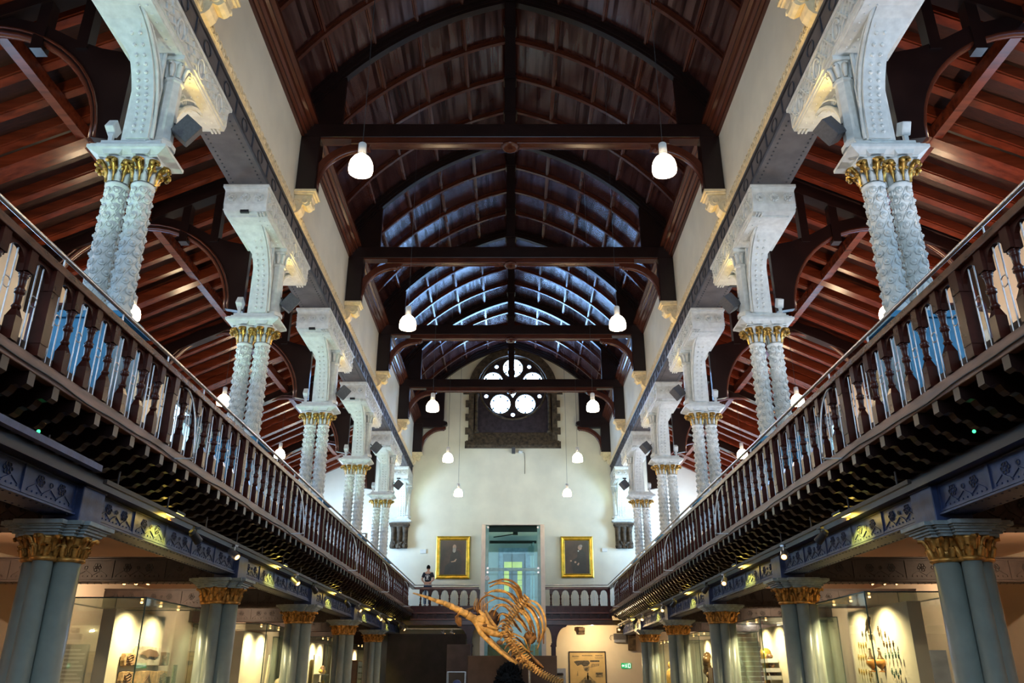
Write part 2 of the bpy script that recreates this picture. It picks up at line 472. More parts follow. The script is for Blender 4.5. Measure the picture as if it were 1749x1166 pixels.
# cut the lights out of the tracery with a boolean, applied at once
co = bpy.data.objects.new('cutter', MB().mesh('x')); bpy.data.objects.remove(co)
def apply_cut(ob, meshes):
    import bmesh
    cobs = []
    for me in meshes:
        c = bpy.data.objects.new('cutter', me); COL.objects.link(c); cobs.append(c)
        b = ob.modifiers.new('cut', 'BOOLEAN'); b.operation = 'DIFFERENCE'; b.object = c; b.solver = 'EXACT'
    dg = bpy.context.evaluated_depsgraph_get()
    me = bpy.data.meshes.new_from_object(ob.evaluated_get(dg))
    ob.modifiers.clear(); ob.data = me
    for c in cobs: bpy.data.objects.remove(c)
c2 = MB()
for (x, z) in small: c2.cyl((x, YB, z), (x, YB + 0.5, z), 0.10, n=16)
c3 = MB()
star = []
for k in range(10):
    a = pi/2 + pi/5 + k*pi/5; r = 0.52 if k % 2 == 0 else 0.30
    star.append((RC.x + r*cos(a), RC.z + r*sin(a)))
c3.prism(star, 'y', YB, YB + 0.5)
wc = MB().prism(outline, 'y', YB - 0.2, YB + 0.6); apply_cut(wallb, [wc.mesh('c0')])
apply_cut(po, [cuto, c2.mesh('c2'), c3.mesh('c3')])
# moulded rings, leading and panes
rg = MB()
for (x, z) in lob:
    pth = [(x + 0.54*cos(2*pi*i/28), YB + 0.2, z + 0.54*sin(2*pi*i/28)) for i in range(29)]
    rg.tube(pth, 0.04, 6)
pth = [(RC.x + (RR - 0.04)*cos(2*pi*i/48), YB + 0.15, RC.z + (RR - 0.04)*sin(2*pi*i/48)) for i in range(49)]
rg.tube(pth, 0.07, 6)
rg.build('tracery_moulding', STONE, rw)
ld = MB()
for (x, z) in lob:
    for k in range(6):
        a = k*pi/3 + pi/6; b_ = a + 2*pi/3
        ld.bar((x + 0.50*cos(a), YB + 0.34, z + 0.50*sin(a)), (x + 0.50*cos(b_), YB + 0.34, z + 0.50*sin(b_)), 0.04, 0.02)
        ld.ball((x + 0.42*cos(a), YB + 0.33, z + 0.42*sin(a)), 0.055, 6, 4)
ld.build('leading', BLACK, rw)
MB().cyl((RC.x, YB + 0.35, RC.z), (RC.x, YB + 0.37, RC.z), 1.8, n=48).build('pane', WIN_P, rw)
# stone frame below the rose: recess, colonnettes, sill, toothed quoins, hood arch
mb = MB()
mb.box(-2.3, 2.4, YB - 0.04, YB + 0.12, 12.1, 12.5)
mb.prism([(YB - 0.16, 12.1), (YB - 0.16, 12.24), (YB + 0.1, 12.95), (YB + 0.1, 12.1)], 'x', -2.2, 2.3)
z = 12.1
k = 0
while z < 15.0:
    for s in (-1, 1):
        x1 = 2.42 if k % 2 == 0 else 2.26
        mb.box(RC.x + s*2.0, RC.x + s*x1, YB - 0.05, YB + 0.1, z, z + 0.36)
    z += 0.36; k += 1
for s in (-1, 1):
    mb.box(RC.x + s*1.75, RC.x + s*2.55, YB - 0.07, YB + 0.1, 14.95, 15.15)
hp_i = [(RC.x + 1.84*cos(pi*i/30), HZ + 1.90*sin(pi*i/30)) for i in range(31)]
hp_o = [(RC.x + 2.3*cos(pi*i/30), HZ + 2.28*sin(pi*i/30)) for i in range(31)]
mb.strip(hp_i, hp_o, 'y', YB - 0.08, YB + 0.1)
mb.build('stone_surround', STONE, rw)
mb = MB()
for s in (-1, 1):
    mb.lathe([(0.14, 12.9), (0.14, 13.0), (0.08, 13.1), (0.08, 14.7), (0.1, 14.75), (0.16, 14.95)], (RC.x + s*1.86, YB + 0.02, 0), 12)
mb.build('colonnette', STONE, rw)

# upper nave walls, egg moulding, grey box girders
def nave_wall(s):
    X = lambda v: s*v
    y0, y1 = -8, YB
    struct(MB().box(X(4.93), X(5.72), y0, y1, 11.2, 14.9).build('wall_upper_' + SIDE[s], PLASTER), 'cream upper wall over the %s arcade' % SIDE[s])
    g = MB().box(X(4.93), X(5.70), y0, y1, 10.75, 11.22)
    go = struct(g.build('trim_%d' % (1 if s < 0 else 2), GREY_S), 'grey box girder over the %s arcade' % SIDE[s])
    face = MB()
    face.box(X(4.895), X(4.93), y0, y1, 10.75, 10.80); face.box(X(4.895), X(4.93), y0, y1, 11.15, 11.22)
    y = 3.0
    while y < YB - 0.2:
        face.box(X(4.905), X(4.93), y, y + 0.04, 10.80, 11.15)
        n = 20
        p = [(X(4.915), y + 0.52 + 0.14*cos(2*pi*i/n), 10.975 + 0.12*sin(2*pi*i/n)) for i in range(n + 1)]
        face.tube(p, 0.012, 5)
        y += 1.0
    face.build('girder_face', GREY_G, go)
    rv = MB(); y = 6.0
    while y < YB:
        for x in (5.03, 5.60):
            rv.lathe([(0.018, -0.012), (0.018, 0)], (X(x), y, 10.75), 6)
        y += 0.13
    rv.build('rivet_row', GREY_G, go)
    m = MB().box(X(4.90), X(4.95), y0, y1, 11.22, 11.25)
    m.prism([(X(4.93), 11.25), (X(4.865), 11.27), (X(4.875), 11.40), (X(4.93), 11.42)], 'y', y0, y1)
    m.box(X(4.905), X(4.94), y0, y1, 11.42, 11.45)
    mo = struct(m.build('trim_%d' % (3 if s < 0 else 4), CREAM), 'cream egg moulding along the %s wall' % SIDE[s])
    e = MB(); y = 8.0
    while y < YB:
        e.ball((X(4.868), y, 11.335), 0.05, 7, 5, (0.5, 0.8, 1.15))
        p = [(X(4.862), y + 0.085*sin(a*pi/8), 11.335 + 0.075*cos(a*pi/8)) for a in range(-6, 7)]
        e.tube(p, 0.011, 4)
        y += 0.19
    e.build('egg_row', CREAM, mo)
    # cornice of the timber ceiling
    pr = [(X(4.93), 13.31), (X(4.86), 13.31), (X(4.85), 13.37), (X(4.80), 13.40), (X(4.80), 13.46), (X(4.74), 13.50), (X(4.72), 13.58), (X(4.66), 13.61), (X(4.66), 13.67), (X(4.58), 13.72), (X(4.58), 13.82), (X(4.93), 13.9)]
    struct(MB().prism(pr, 'y', y0, YB).build('trim_%d' % (5 if s < 0 else 6), W_CORN), 'dark moulded timber cornice on the %s' % SIDE[s])
for s in (-1, 1): nave_wall(s)

# pointed barrel vault
VA = 2.0; VZ = 9.58
def vpt(s, ang, R):
    return (s*(R*sin(ang) - VA), VZ + R*cos(ang))
def a0_of(R): return math.asin(VA/R)
A1 = radians(58.5)
def vault_surface():
    R = 8.42; n = 28
    me_v = []; me_f = []; uvs = []
    for s in (-1, 1):
        a0 = a0_of(R); b = len(me_v)
        for i in range(n + 1):
            a = a0 + (A1 + 0.03 - a0)*i/n
            x, z = vpt(s, a, R)
            me_v.append((x, -8, z)); me_v.append((x, YB, z))
        for i in range(n):
            q = (b+2*i, b+2*i+1, b+2*i+3, b+2*i+2)
            u0 = s*R*((A1 - a0)*i/n) + 40; u1 = s*R*((A1 - a0)*(i+1)/n) + 40
            uq = [(u0, 0), (u0, 48), (u1, 48), (u1, 0)]
            if s < 0: q = q[::-1]; uq = uq[::-1]
            me_f.append(q); uvs += uq
    me = bpy.data.meshes.new('ceiling'); me.from_pydata(me_v, [], me_f)
    for p in me.polygons: p.use_smooth = True
    ul = me.uv_layers.new(name='UVMap')
    for i, c in enumerate(uvs): ul.data[i].uv = c
    me.materials.append(W_BOARD)
    o = bpy.data.objects.new('ceiling', me); COL.objects.link(o)
    sd = o.modifiers.new('thick', 'SOLIDIFY'); sd.thickness = 0.08; sd.offset = -1.0
    return struct(o, 'pointed barrel vault of dark varnished boards')
vault = vault_surface()
def rib_mb(y0, y1, Ri, Ro, n=26):
    mb = MB()
    for s in (-1, 1):
        i_ = []; o_ = []
        for k in range(n + 1):
            a = a0_of(Ri) + (A1 - a0_of(Ri))*k/n; i_.append(vpt(s, a, Ri))
            a = a0_of(Ro) + (A1 - a0_of(Ro))*k/n; o_.append(vpt(s, a, Ro))
        mb.strip(i_, o_, 'y', y0, y1)
    return mb
TRY = [FIRST + 0.2 + STEP*i for i in range(5)]    # truss lines
proto = None
for i in range(-1, 5):
    for k in (1, 2, 3):
        y = FIRST + 0.2 + STEP*i + 1.5*k
        if proto is None:
            m = rib_mb(-0.05, 0.05, 8.31, 8.42, 20)
            m.merge(rib_mb(-0.09, 0.09, 8.365, 8.42, 20))
            proto = m.build('rib', W_RIB, vault); proto.location = (0, y, 0)
        else:
            c = proto.copy(); COL.objects.link(c); c.location = (0, y, 0)
for k in range(1, 5):
    for s in (-1, 1):
        a = radians(14.2 + 8.5*k)
        m = MB()
        for (w, r0) in ((0.03, 8.34), (0.055, 8.38)):
            p = []
            for da, r in ((-w, r0), (w, r0), (w, 8.43), (-w, 8.43)):
                p.append(vpt(s, a + da/8.35, r))
            m.prism(p, 'y', -8, YB)
        m.build('lengthwise_rib', W_RIB, vault)
MB().box(-0.12, 0.12, -8, YB, VZ + sqrt(8.2**2 - 4) - 0.06, VZ + sqrt(8.42**2 - 4) + 0.05).build('ridge_beam', W_DARK, vault)

# aisle roofs: lean-to, rising to the nave
def rz_(x, off=0.0): return 15.2 - 0.47*abs(x) - off
for s in (-1, 1):
    mb = MB().prism([(s*5.6, rz_(5.6)), (s*10.7, rz_(10.7)), (s*10.7, rz_(10.7) + 0.1), (s*5.6, rz_(5.6) + 0.1)], 'y', -8, YB)
    ce = struct(mb.build('ceiling_' + SIDE[s], W_ROOF), 'boarded lean-to roof of the %s aisle' % SIDE[s])
    y = 6.2; first = None
    while y < YB:
        if first is None:
            m = MB().prism([(s*5.68, rz_(5.68, 0.0)), (s*10.5, rz_(10.5, 0.0)), (s*10.5, rz_(10.5, 0.22)), (s*5.68, rz_(5.68, 0.22))], 'y', -0.11, 0.11)
            m.prism([(s*5.68, rz_(5.68, 0.20)), (s*10.5, rz_(10.5, 0.20)), (s*10.5, rz_(10.5, 0.25)), (s*5.68, rz_(5.68, 0.25))], 'y', -0.08, 0.08)
            first = m.build('rafter', W_RED, ce); first.location = (0, y, 0)
        else:
            c = first.copy(); COL.objects.link(c); c.location = (0, y, 0)
        y += 0.72
    for x in (8.1, 6.1):
        MB().box(s*(x - 0.09), s*(x + 0.09), -8, YB, rz_(x, 0.47), rz_(x, 0.22)).build('purlin', W_RED, ce)
    for i in range(-1, 5):
        y = FIRST + STEP*i + 3
        MB().prism([(s*5.68, rz_(5.68, 0.23)), (s*10.4, rz_(10.4, 0.23)), (s*10.4, rz_(10.4, 0.5)), (s*5.68, rz_(5.68, 0.5))], 'y', y - 0.12, y + 0.12).build('principal_rafter', W_RED, ce)

# gallery floors (three sides) and ceilings below them
for s in (-1, 1):
    def slab_(x0, z0, z1):
        m = MB()
        if s < 0: m.box(-x0, -10.4, -8, YB, z0, z1)
        else:     # the staircase comes up through the right aisle
            m.box(x0, 8.8, -8, YB, z0, z1); m.box(8.8, 10.4, -8, 33.2, z0, z1); m.box(8.8, 10.4, 38.1, YB, z0, z1)
        return m
    struct(slab_(4.5, GZ - 0.14, GZ).build('floor_gallery_' + SIDE[s], GALFL), 'boarded floor of the %s gallery' % SIDE[s])
    struct(slab_(5.34, 3.84, 3.9).build('ceiling_under_' + SIDE[s], PEACH), 'peach plaster ceiling below the %s gallery' % SIDE[s])
struct(MB().box(-4.5, 4.5, 38.0, YB, GZ - 0.14, GZ).build('floor_gallery_end', GALFL), 'boarded floor of the end gallery')
# ================================================================== ROOF TRUSSES
def make_truss(back=False):
    t = thing('roof_truss', '', 'roof truss')
    # main arch: three stepped bands
    for k, (w, Ri, Ro) in enumerate(((0.10, 8.17, 8.30), (0.17, 8.24, 8.34), (0.24, 8.32, 8.42))):
        pass
    m = rib_mb(-0.09, 0.09, 8.17, 8.42); m.merge(rib_mb(-0.15, 0.15, 8.23, 8.42)); m.merge(rib_mb(-0.23, 0.23, 8.33, 8.42))
    m.build('main_arch', W_DARK, t)
    if not back:
        MB().box(-4.93, 4.93, -0.15, 0.15, 13.28, 13.66).build('tie_beam', W_DARK, t, bevel=0.015)
        m = MB().box(-3.75, 3.75, -0.11, 0.11, 13.13, 13.24)
        m.cyl((-3.75, -0.10, 13.14), (3.75, -0.10, 13.14), 0.03, n=8); m.cyl((-3.75, 0.10, 13.14), (3.75, 0.10, 13.14), 0.03, n=8)
        m.box(-4.6, 4.6, -0.14, 0.14, 13.24, 13.28)
        m.build('lower_tie', W_RIB, t)
        m = MB().lathe([(0.15, 13.04), (0.22, 13.08), (0.22, 13.13), (0.14, 13.2)], n=8)
        m.box(-0.05, 0.05, -0.05, 0.05, 13.0, 13.06)
        m.build('boss', W_RIB, t)
        m = MB().box(-0.13, 0.13, -0.13, 0.13, 13.6, 17.45)
        for z, r in ((14.0, 0.17), (15.0, 0.16), (16.6, 0.17)):
            m.box(-r, r, -r, r, z, z + 0.05); m.box(-r + 0.02, r - 0.02, -r + 0.02, r - 0.02, z - 0.05, z)
        m.build('king_post', W_DARK, t)
        xs = 4.93
    for s in (-1, 1):
        # filled haunch between arch, tie and wall
        a = radians(47)
        pts = [vpt(s, radians(47 + 11*i/6), 8.22) for i in range(7)]
        x0 = abs(pts[0][0])
        poly = [(s*x0, 13.6)] + [(p[0], p[1]) for p in pts] + [(s*4.93, 13.6)]
        MB().prism(poly, 'y', -0.06, 0.06).build('haunch_board', W_DARK, t)
        # wall post and curved brace
        m = MB().box(s*4.47, s*4.93, -0.17, 0.17, 11.82, 13.3)
        m.box(s*4.45, s*4.93, -0.19, 0.19, 11.80, 11.86)
        m.build('wall_post', W_DARK, t, bevel=0.02)
        cx, cz, R = s*3.45, 11.95, 1.05
        m = MB()
        i_ = [(cx + s*R*cos(pi/2*k/12), cz + R*sin(pi/2*k/12)) for k in range(13)]
        o_ = [(cx + s*(R + 0.16)*cos(pi/2*k/12), cz + (R + 0.16)*sin(pi/2*k/12)) for k in range(13)]
        m.strip(i_, o_, 'y', -0.09, 0.09)
        m.tube([(p[0], 0, p[1]) for p in i_], 0.06, 8)
        m.ball((cx - s*0.02, 0, cz + R + 0.02), 0.085, 8, 6)
        m.box(cx - 0.14, cx + 0.14, -0.1, 0.1, cz + R + 0.02, 13.14)
        m.build('curved_brace', W_RIB, t)
        if back:
            m = MB().box(s*3.45, s*4.93, -0.15, 0.15, 13.1, 13.5)
            m.box(s*3.35, s*3.47, -0.13, 0.13, 13.18, 13.42); m.cyl((s*3.33, -0.14, 13.3), (s*3.33, 0.14, 13.3), 0.10, n=12)
            m.build('hammer_beam', W_DARK, t)
            m = MB().prism([(s*3.45, 13.5), (s*4.93, 13.5), (s*4.93, 14.3), (s*3.45, 15.1)], 'y', -0.05, 0.05)
            m.box(s*3.42, s*3.62, -0.12, 0.12, 13.5, 15.1)
            m.build('spandrel_panel', W_DARK, t)
    return t
tr0 = make_truss()
nm = ['spanning the hall just above the viewer', 'highest in the picture, in front of the two largest hanging lamps', 'second one down the picture', 'third one down the picture', 'lowest in the picture, crossing the rose window']
for i, y in enumerate(TRY):
    o = tr0 if i == 0 else copy_tree(tr0)
    o.location = (0, y, 0)
    tag(o, 'dark tie-beam roof truss, ' + nm[i], 'roof truss', 'roof trusses of the nave')
o = make_truss(True); o.name = 'half_truss'; o.location = (0, YB - 0.25, 0)
tag(o, 'dark hammer-beam half truss against the end wall beside the rose window', 'roof truss')

# white scrolled wall corbels below each wall post
def make_corbel():
    t = thing('wall_corbel', '', 'corbel')
    # local +x toward nave, z 0 = top
    m = MB().box(0, 0.50, -0.24, 0.24, -0.07, 0); m.box(0, 0.46, -0.21, 0.21, -0.12, -0.07)
    m.build('cap', CREAM, t, bevel=0.01)
    m = MB()
    prof = [(0, -0.12), (0.42, -0.12), (0.41, -0.18)] + [(0.27 + 0.13*cos(a), -0.28 + 0.13*sin(a)) for a in (0.6, 0.1, -0.4, -0.9, -1.4)] + [(0.20, -0.36), (0.17, -0.48), (0.10, -0.56), (0, -0.60)]
    m.prism(prof, 'y', -0.15, 0.15)
    m.build('scroll_bracket', CREAM, t)
    m = MB()
    for s in (-1, 1):
        p = []
        for i in range(22):
            a = -0.4 + i*0.36; r = 0.13 - 0.0052*i
            p.append((0.27 + r*cos(a), s*0.155, -0.27 + r*sin(a)))
        m.tube(p, 0.022, 6)
        p = [(0.05 + 0.12*cos(a), s*0.155, -0.34 + 0.12*sin(a)) for a in [0.2 + 0.3*i for i in range(12)]]
        m.tube(p, 0.018, 6)
    m.build('volute', CREAM, t)
    return t
cb0 = None
for i, y in enumerate(TRY + [YB - 0.25]):
    for s in (-1, 1):
        if cb0 is None: cb0 = make_corbel(); o = cb0
        else: o = copy_tree(cb0)
        o.location = (s*4.93, y, 11.80); o.rotation_euler = (0, 0, 0 if s < 0 else pi)
        tag(o, 'cream scrolled corbel on the %s wall below a truss, %s' % (SIDE[s], ORD[i]), 'corbel', 'corbels under the roof trusses')

# aisle arch braces
def make_aisle():
    t = thing('aisle_brace', '', 'roof brace')   # left side, world x
    def A(cx, s2): pass
    cx, cz, R = 8.1, 8.78, 2.0
    n = 24
    inn = [(cx - R*cos(pi*k/n), cz + R*sin(pi*k/n)) for k in range(n + 1)]
    ox = [(5.72, 8.72), (5.72, 10.3), (6.25, 10.42), (6.7, 10.6), (7.2, 10.88), (7.7, 11.02), (8.1, 11.06), (8.5, 11.02), (9.0, 10.88), (9.5, 10.6), (9.9, 10.42), (10.4, 10.2), (10.4, 8.72)]
    # resample outer to n+1 points by index
    out = []
    for k in range(n + 1):
        f = (len(ox) - 1)*k/n; i = min(int(f), len(ox) - 2); u = f - i
        out.append((ox[i][0]*(1-u) + ox[i+1][0]*u, ox[i][1]*(1-u) + ox[i+1][1]*u))
    MB().strip([(-p[0], p[1]) for p in inn], [(-p[0], p[1]) for p in out], 'y', -0.07, 0.07).build('arch_board', W_DARK, t)
    m = MB().tube([(-p[0], 0, p[1]) for p in inn], 0.075, 8, flat=0.8)
    m.tube([(-p[0], -0.08, p[1]) for p in [(cx - (R+0.06)*cos(pi*k/n), cz + (R+0.06)*sin(pi*k/n)) for k in range(n+1)]], 0.025, 6)
    m.build('arch_moulding', W_RIB, t)
    for x in (6.55, 7.25): MB().box(-x - 0.09, -x + 0.09, -0.1, 0.1, 10.4, rz_(x, 0.42)).build('post', W_DARK, t)
    MB().prism([(-5.72, rz_(5.72, 0.2)), (-10.4, rz_(10.4, 0.2)), (-10.4, rz_(10.4, 0.5)), (-5.72, rz_(5.72, 0.5))], 'y', -0.14, 0.14).build('principal_rafter', W_DARK, t)
    return t
ai0 = make_aisle(); first = True
for s in (-1, 1):
    for i, y in enumerate(COLY):
        o = ai0 if first else copy_tree(ai0); first = False
        o.location = (0, y, 0) if s < 0 else (0, y, 0); o.rotation_euler = (0, 0, 0 if s < 0 else pi)
        tag(o, 'dark wooden arched brace across the %s aisle, %s' % (SIDE[s], ORD[i]), 'roof brace', 'arched braces of the aisle roofs')

# ================================================================== UPPER COLUMNS
def leaf(mb, path, thick=0.02, ang=0.0, c=(0, 0)):
    """curling leaf: path of (r, z, halfwidth), turned by ang about the column axis"""
    vs = []; n = len(path)
    for k, (r, z, w) in enumerate(path):
        r0, z0 = path[max(k-1, 0)][:2]; r1, z1 = path[min(k+1, n-1)][:2]
        d = Vector((r1 - r0, z1 - z0)); d = d.normalized() if d.length > 0 else Vector((0, 1))
        nx, nz = d.y, -d.x
        for (ww, tt) in ((-w, -thick*0.3), (0, thick*1.2), (w, -thick*0.3), (0, -thick*0.6)):
            rr = r + nx*tt; zz = z + nz*tt
            x, y = rr, ww
            vs.append((c[0] + x*cos(ang) - y*sin(ang), c[1] + x*sin(ang) + y*cos(ang), zz))
    fs = []
    for k in range(n - 1):
        for i in range(4):
            fs.append((4*k+i, 4*k+(i+1) % 4, 4*k+4+(i+1) % 4, 4*k+4+i))
    mb.add(vs, fs, True)
    return mb
SH_TOP = 7.98 - GZ
CAPH = 0.34
def rosette(mb, c, M, r=0.057):
    mb.lathe([(r, -0.004), (r*0.95, 0.020), (r*0.78, 0.024), (r*0.70, 0.008), (r*0.5, 0.008), (r*0.44, 0.034), (r*0.2, 0.044), (0.001, 0.046)], c, 8, True, M)
def shaft_mesh():
    mb = MB()
    H = SH_TOP; r0, r1 = 0.146, 0.130
    R = lambda z: r0 + (r1 - r0)*(z - 1.6)/(H - 1.6)
    mb.lathe([(0.20, 1.50), (0.20, 1.54), (0.18, 1.56), (0.185, 1.60), (r0 + 0.004, 1.63), (r1, H - 0.09), (r1 + 0.012, H - 0.08), (r1 + 0.035, H - 0.045), (r1 + 0.035, H - 0.02), (r1 + 0.01, H)], n=22)
    rows = 13; z0 = 1.74; z1 = H - 0.14; dz = (z1 - z0)/(rows - 1)
    for k in range(rows):
        z = z0 + dz*k
        for i in range(6):
            a = (i + 0.5*(k % 2))*pi/3
            ca, sa = cos(a), sin(a)
            M = Matrix(((-sa, 0, ca), (ca, 0, sa), (0, 1, 0)))
            r = R(z)
            rosette(mb, (r*ca, r*sa, z), M)
            # raised lozenge frame around every boss
    # helical ribbons in both directions between the bosses
    for dr in (-1, 1):
        for i in range(6):
            p = []
            for k in range(0, 2*(rows)+1):
                z = z0 - dz/2 + dz*k/2
                a = (i + 0.25)*pi/3 + dr*(k/2)*(pi/6) + (pi/6 if False else 0)
                r = R(z) + 0.006
                p.append((r*cos(a), r*sin(a), z))
            mb.tube(p, 0.009, 4)
    return mb.mesh('shaft')
def simple(me, name, mats, parent, loc=(0,0,0), rot=(0,0,0), sc=None):
    o = bpy.data.objects.new(name, me); COL.objects.link(o)
    if not len(me.materials):
        for m in (mats if isinstance(mats, (list, tuple)) else [mats]): me.materials.append(m)
    o.parent = parent; o.location = loc; o.rotation_euler = rot
    if sc: o.scale = sc
    return o
def make_upper(half=False):
    t = thing('gallery_column', '', 'column')
    z1 = SH_TOP + CAPH            # underside of abacus
    if not half:
        sm = shaft_mesh()
        m = MB().box(-0.47, 0.47, -0.42, 0.42, 0, 0.14); m.box(-0.42, 0.42, -0.37, 0.37, 0.14, 1.36); m.box(-0.49, 0.49, -0.41, 0.41, 1.36, 1.43); m.box(-0.43, 0.43, -0.30, 0.30, 1.43, 1.505)
        for sy in (-1, 1): m.box(-0.34, 0.34, sy*0.37, sy*0.385, 0.28, 1.22)
        m.build('pedestal', PEDM, t, bevel=0.01)
        cap = MB().lathe([(0.14, 0), (0.135, 0.03), (0.145, 0.16), (0.18, 0.22), (0.24, 0.29), (0.27, 0.34)], n=20)
        for k in range(8):
            a = (k + 0.5)*pi/4
            cap.prism([(-0.045, 0.02), (0.045, 0.02), (0.05, 0.10), (0, 0.15), (-0.05, 0.10)], 'y', 0, 0.012) if False else None
        cm = cap.mesh('capital')
        lf = MB(); leaf(lf, [(0.15, 0.0, 0.020), (0.158, 0.08, 0.018), (0.178, 0.15, 0.030), (0.22, 0.22, 0.060), (0.28, 0.28, 0.075), (0.33, 0.27, 0.055), (0.335, 0.23, 0.03)], 0.03)
        lf.ball((0.315, 0.04, 0.24), 0.034, 8, 6); lf.ball((0.315, -0.04, 0.24), 0.034, 8, 6); lf.ball((0.215, 0.045, 0.175), 0.026, 6, 5); lf.ball((0.215, -0.045, 0.175), 0.026, 6, 5)
        lm = lf.mesh('gilded_leaf')
        tg = MB(); leaf(tg, [(0.15, 0.0, 0.055), (0.158, 0.08, 0.06), (0.17, 0.13, 0.035), (0.18, 0.165, 0.004)], 0.015)
        tgm = tg.mesh('fluted_tongue')
        for sx in (-0.185, 0.185):
            simple(sm, 'shaft', WHITE_I, t, (sx + 0.0, 0, 0))
            c = simple(cm, 'capital', WHITE_I, t, (sx, 0, SH_TOP))
            for k in range(8):
                a = k*pi/4
                if abs(sx)/sx*cos(a) < -0.9: continue
                simple(lm, 'gilded_leaf', GILT2, c, (0, 0, 0), (0, 0, a))
                simple(tgm, 'fluted_tongue', WHITE_I, c, (0, 0, 0), (0, 0, a + pi/8))
    zb = z1
    ab = MB()
    def bx(hx, hy, a, b): ab.box(-hx, hx, -hy, 0.0 if half else hy, a, b)
    for (hx, hy, a, b) in ((0.42, 0.24, 0.0, 0.03), (0.56, 0.34, 0.10, 0.15), (0.53, 0.31, 0.15, 0.18), (0.47, 0.27, 0.18, 0.22), (0.43, 0.24, 0.22, 0.28)): bx(hx, hy, zb + a, zb + b)
    yb2 = 0.0 if half else 0.24; yb3 = 0.0 if half else 0.34
    v = [(-0.42,-0.24,zb+0.03),(0.42,-0.24,zb+0.03),(0.42,yb2,zb+0.03),(-0.42,yb2,zb+0.03),(-0.55,-0.33,zb+0.10),(0.55,-0.33,zb+0.10),(0.55,yb3,zb+0.10),(-0.55,yb3,zb+0.10)]
    ab.add(v, [(0,1,5,4),(1,2,6,5),(2,3,7,6),(3,0,4,7)])
    if not half:
        for sx in (-0.2, 0.2):
            for sy in (-1, 1):
                ab.prism([(sx - 0.11, zb + 0.005), (sx + 0.11, zb + 0.005), (sx + 0.15, zb + 0.10), (sx - 0.15, zb + 0.10)], 'y', sy*0.24, sy*0.31)
    ab.build('abacus', WHITE_I, t, bevel=0.005)
    # ---- bracket above
    b0 = zb + 0.28; top = 10.75 - GZ; z2 = top - 0.58
    x0, x1 = -0.38, 0.49
    m = MB()
    prof = [(-1.80, top), (-1.80, top - 0.10), (-1.76, top - 0.14), (-1.76, top - 0.42), (-1.70, top - 0.56), (-1.62, z2)]
    prof = prof + ([(0, z2), (0, top)] if half else [(-y, z) for y, z in reversed(prof)])
    m.prism(prof, 'x', x0, x1)
    m.box(x0 - 0.03, x1 + 0.03, -1.83, 0 if half else 1.83, top - 0.07, top)
    m.build('top_beam', WHITE_I, t, bevel=0.012)
    # decorated side panels on both long faces (raised bars and ovals)
    m = MB()
    for xs, sg in ((x1, 1), (x0, -1)):
        fx = xs + sg*0.008
        for k in range(12):
            y = -1.55 + k*0.282
            if half and y > -0.1: continue
            if k % 3 == 1:
                m.tube([(fx, y + 0.13*cos(a*pi/8), top - 0.30 + 0.17*sin(a*pi/8)) for a in range(17)], 0.022, 6)
                m.ball((fx, y, top - 0.30), 0.06, 8, 5, (0.3, 1, 1.4))
            else:
                for dz_ in (-0.14, 0.0, 0.14):
                    m.bar((fx, y - 0.12, top - 0.30 + dz_ - 0.06), (fx, y + 0.12, top - 0.30 + dz_ + 0.06), 0.03, 0.045, (1, 0, 0))
                m.bar((fx, y - 0.12, top - 0.12), (fx, y + 0.12, top - 0.46), 0.03, 0.045, (1, 0, 0))
        m.box(fx - 0.015, fx + 0.015, -1.6, 0 if half else 1.6, top - 0.515, top - 0.49); m.box(fx - 0.015, fx + 0.015, -1.6, 0 if half else 1.6, top - 0.11, top - 0.09)
    m.build('side_ornament', WHITE_I, t)
    # rosettes on the end faces
    rm = MB()
    for k in range(10):
        a = k*pi/5
        rm.ball((0.070*cos(a), -0.015, 0.070*sin(a)), 0.03, 6, 5, (1, 1.0, 1))
    rm.tube([(0.042*cos(q*pi/6), -0.015, 0.042*sin(q*pi/6)) for q in range(13)], 0.012, 5); rm.cyl((0, 0, 0), (0, -0.06, 0), 0.028, 0.018, n=10)
    rmm = rm.mesh('rosette')
    for k in range(3):
        x = x0 + 0.16 + k*0.275
        simple(rmm, 'rosette', WHITE_I, t, (x, -1.765, top - 0.28))
        if not half: simple(rmm, 'rosette', WHITE_I, t, (x, 1.765, top - 0.28), (0, 0, pi))
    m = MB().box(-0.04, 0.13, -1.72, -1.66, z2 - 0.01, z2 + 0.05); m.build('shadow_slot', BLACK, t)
    # arched strips with rivets, front and back
    n = 16
    for sy in ((-1,) if half else (-1, 1)):
        m = MB(); vs = []
        for k in range(n + 1):
            u = k/n
            z = b0 + (z2 + 0.01 - b0)*sin(u*pi/2) if False else b0 + (z2 + 0.01 - b0)*u
            y = 0.30 + 1.30*(1 - sqrt(max(0, 1 - (0.985*u)**2.6)))
            e = max(0.0, (u - 0.74)/0.26)**1.15
            xa = -0.06 + (x0 + 0.02 + 0.06)*e; xb = 0.26 + (0.26 - 0.26)*e
            dzdy = 1.30*0.5*2.6*(0.985*u)**1.6*0.985/max(0.15, sqrt(max(0.0, 1 - (0.985*u)**2.6)))/(z2 - b0)
            L = sqrt(1 + dzdy**2); ny, nz_ = -0.05/L, 0.05*dzdy/L
            vs += [(xa, sy*y, z), (xb, sy*y, z), (xb, sy*(y + ny), z + nz_), (xa, sy*(y + ny), z + nz_)]
        fs = []
        for k in range(n):
            for i in range(4):
                f = (4*k+i, 4*k+(i+1) % 4, 4*k+4+(i+1) % 4, 4*k+4+i)
                fs.append(f if sy < 0 else f[::-1])
        fs += [(0, 3, 2, 1) if sy < 0 else (0, 1, 2, 3), (4*n, 4*n+1, 4*n+2, 4*n+3)]
        m.add(vs, fs)
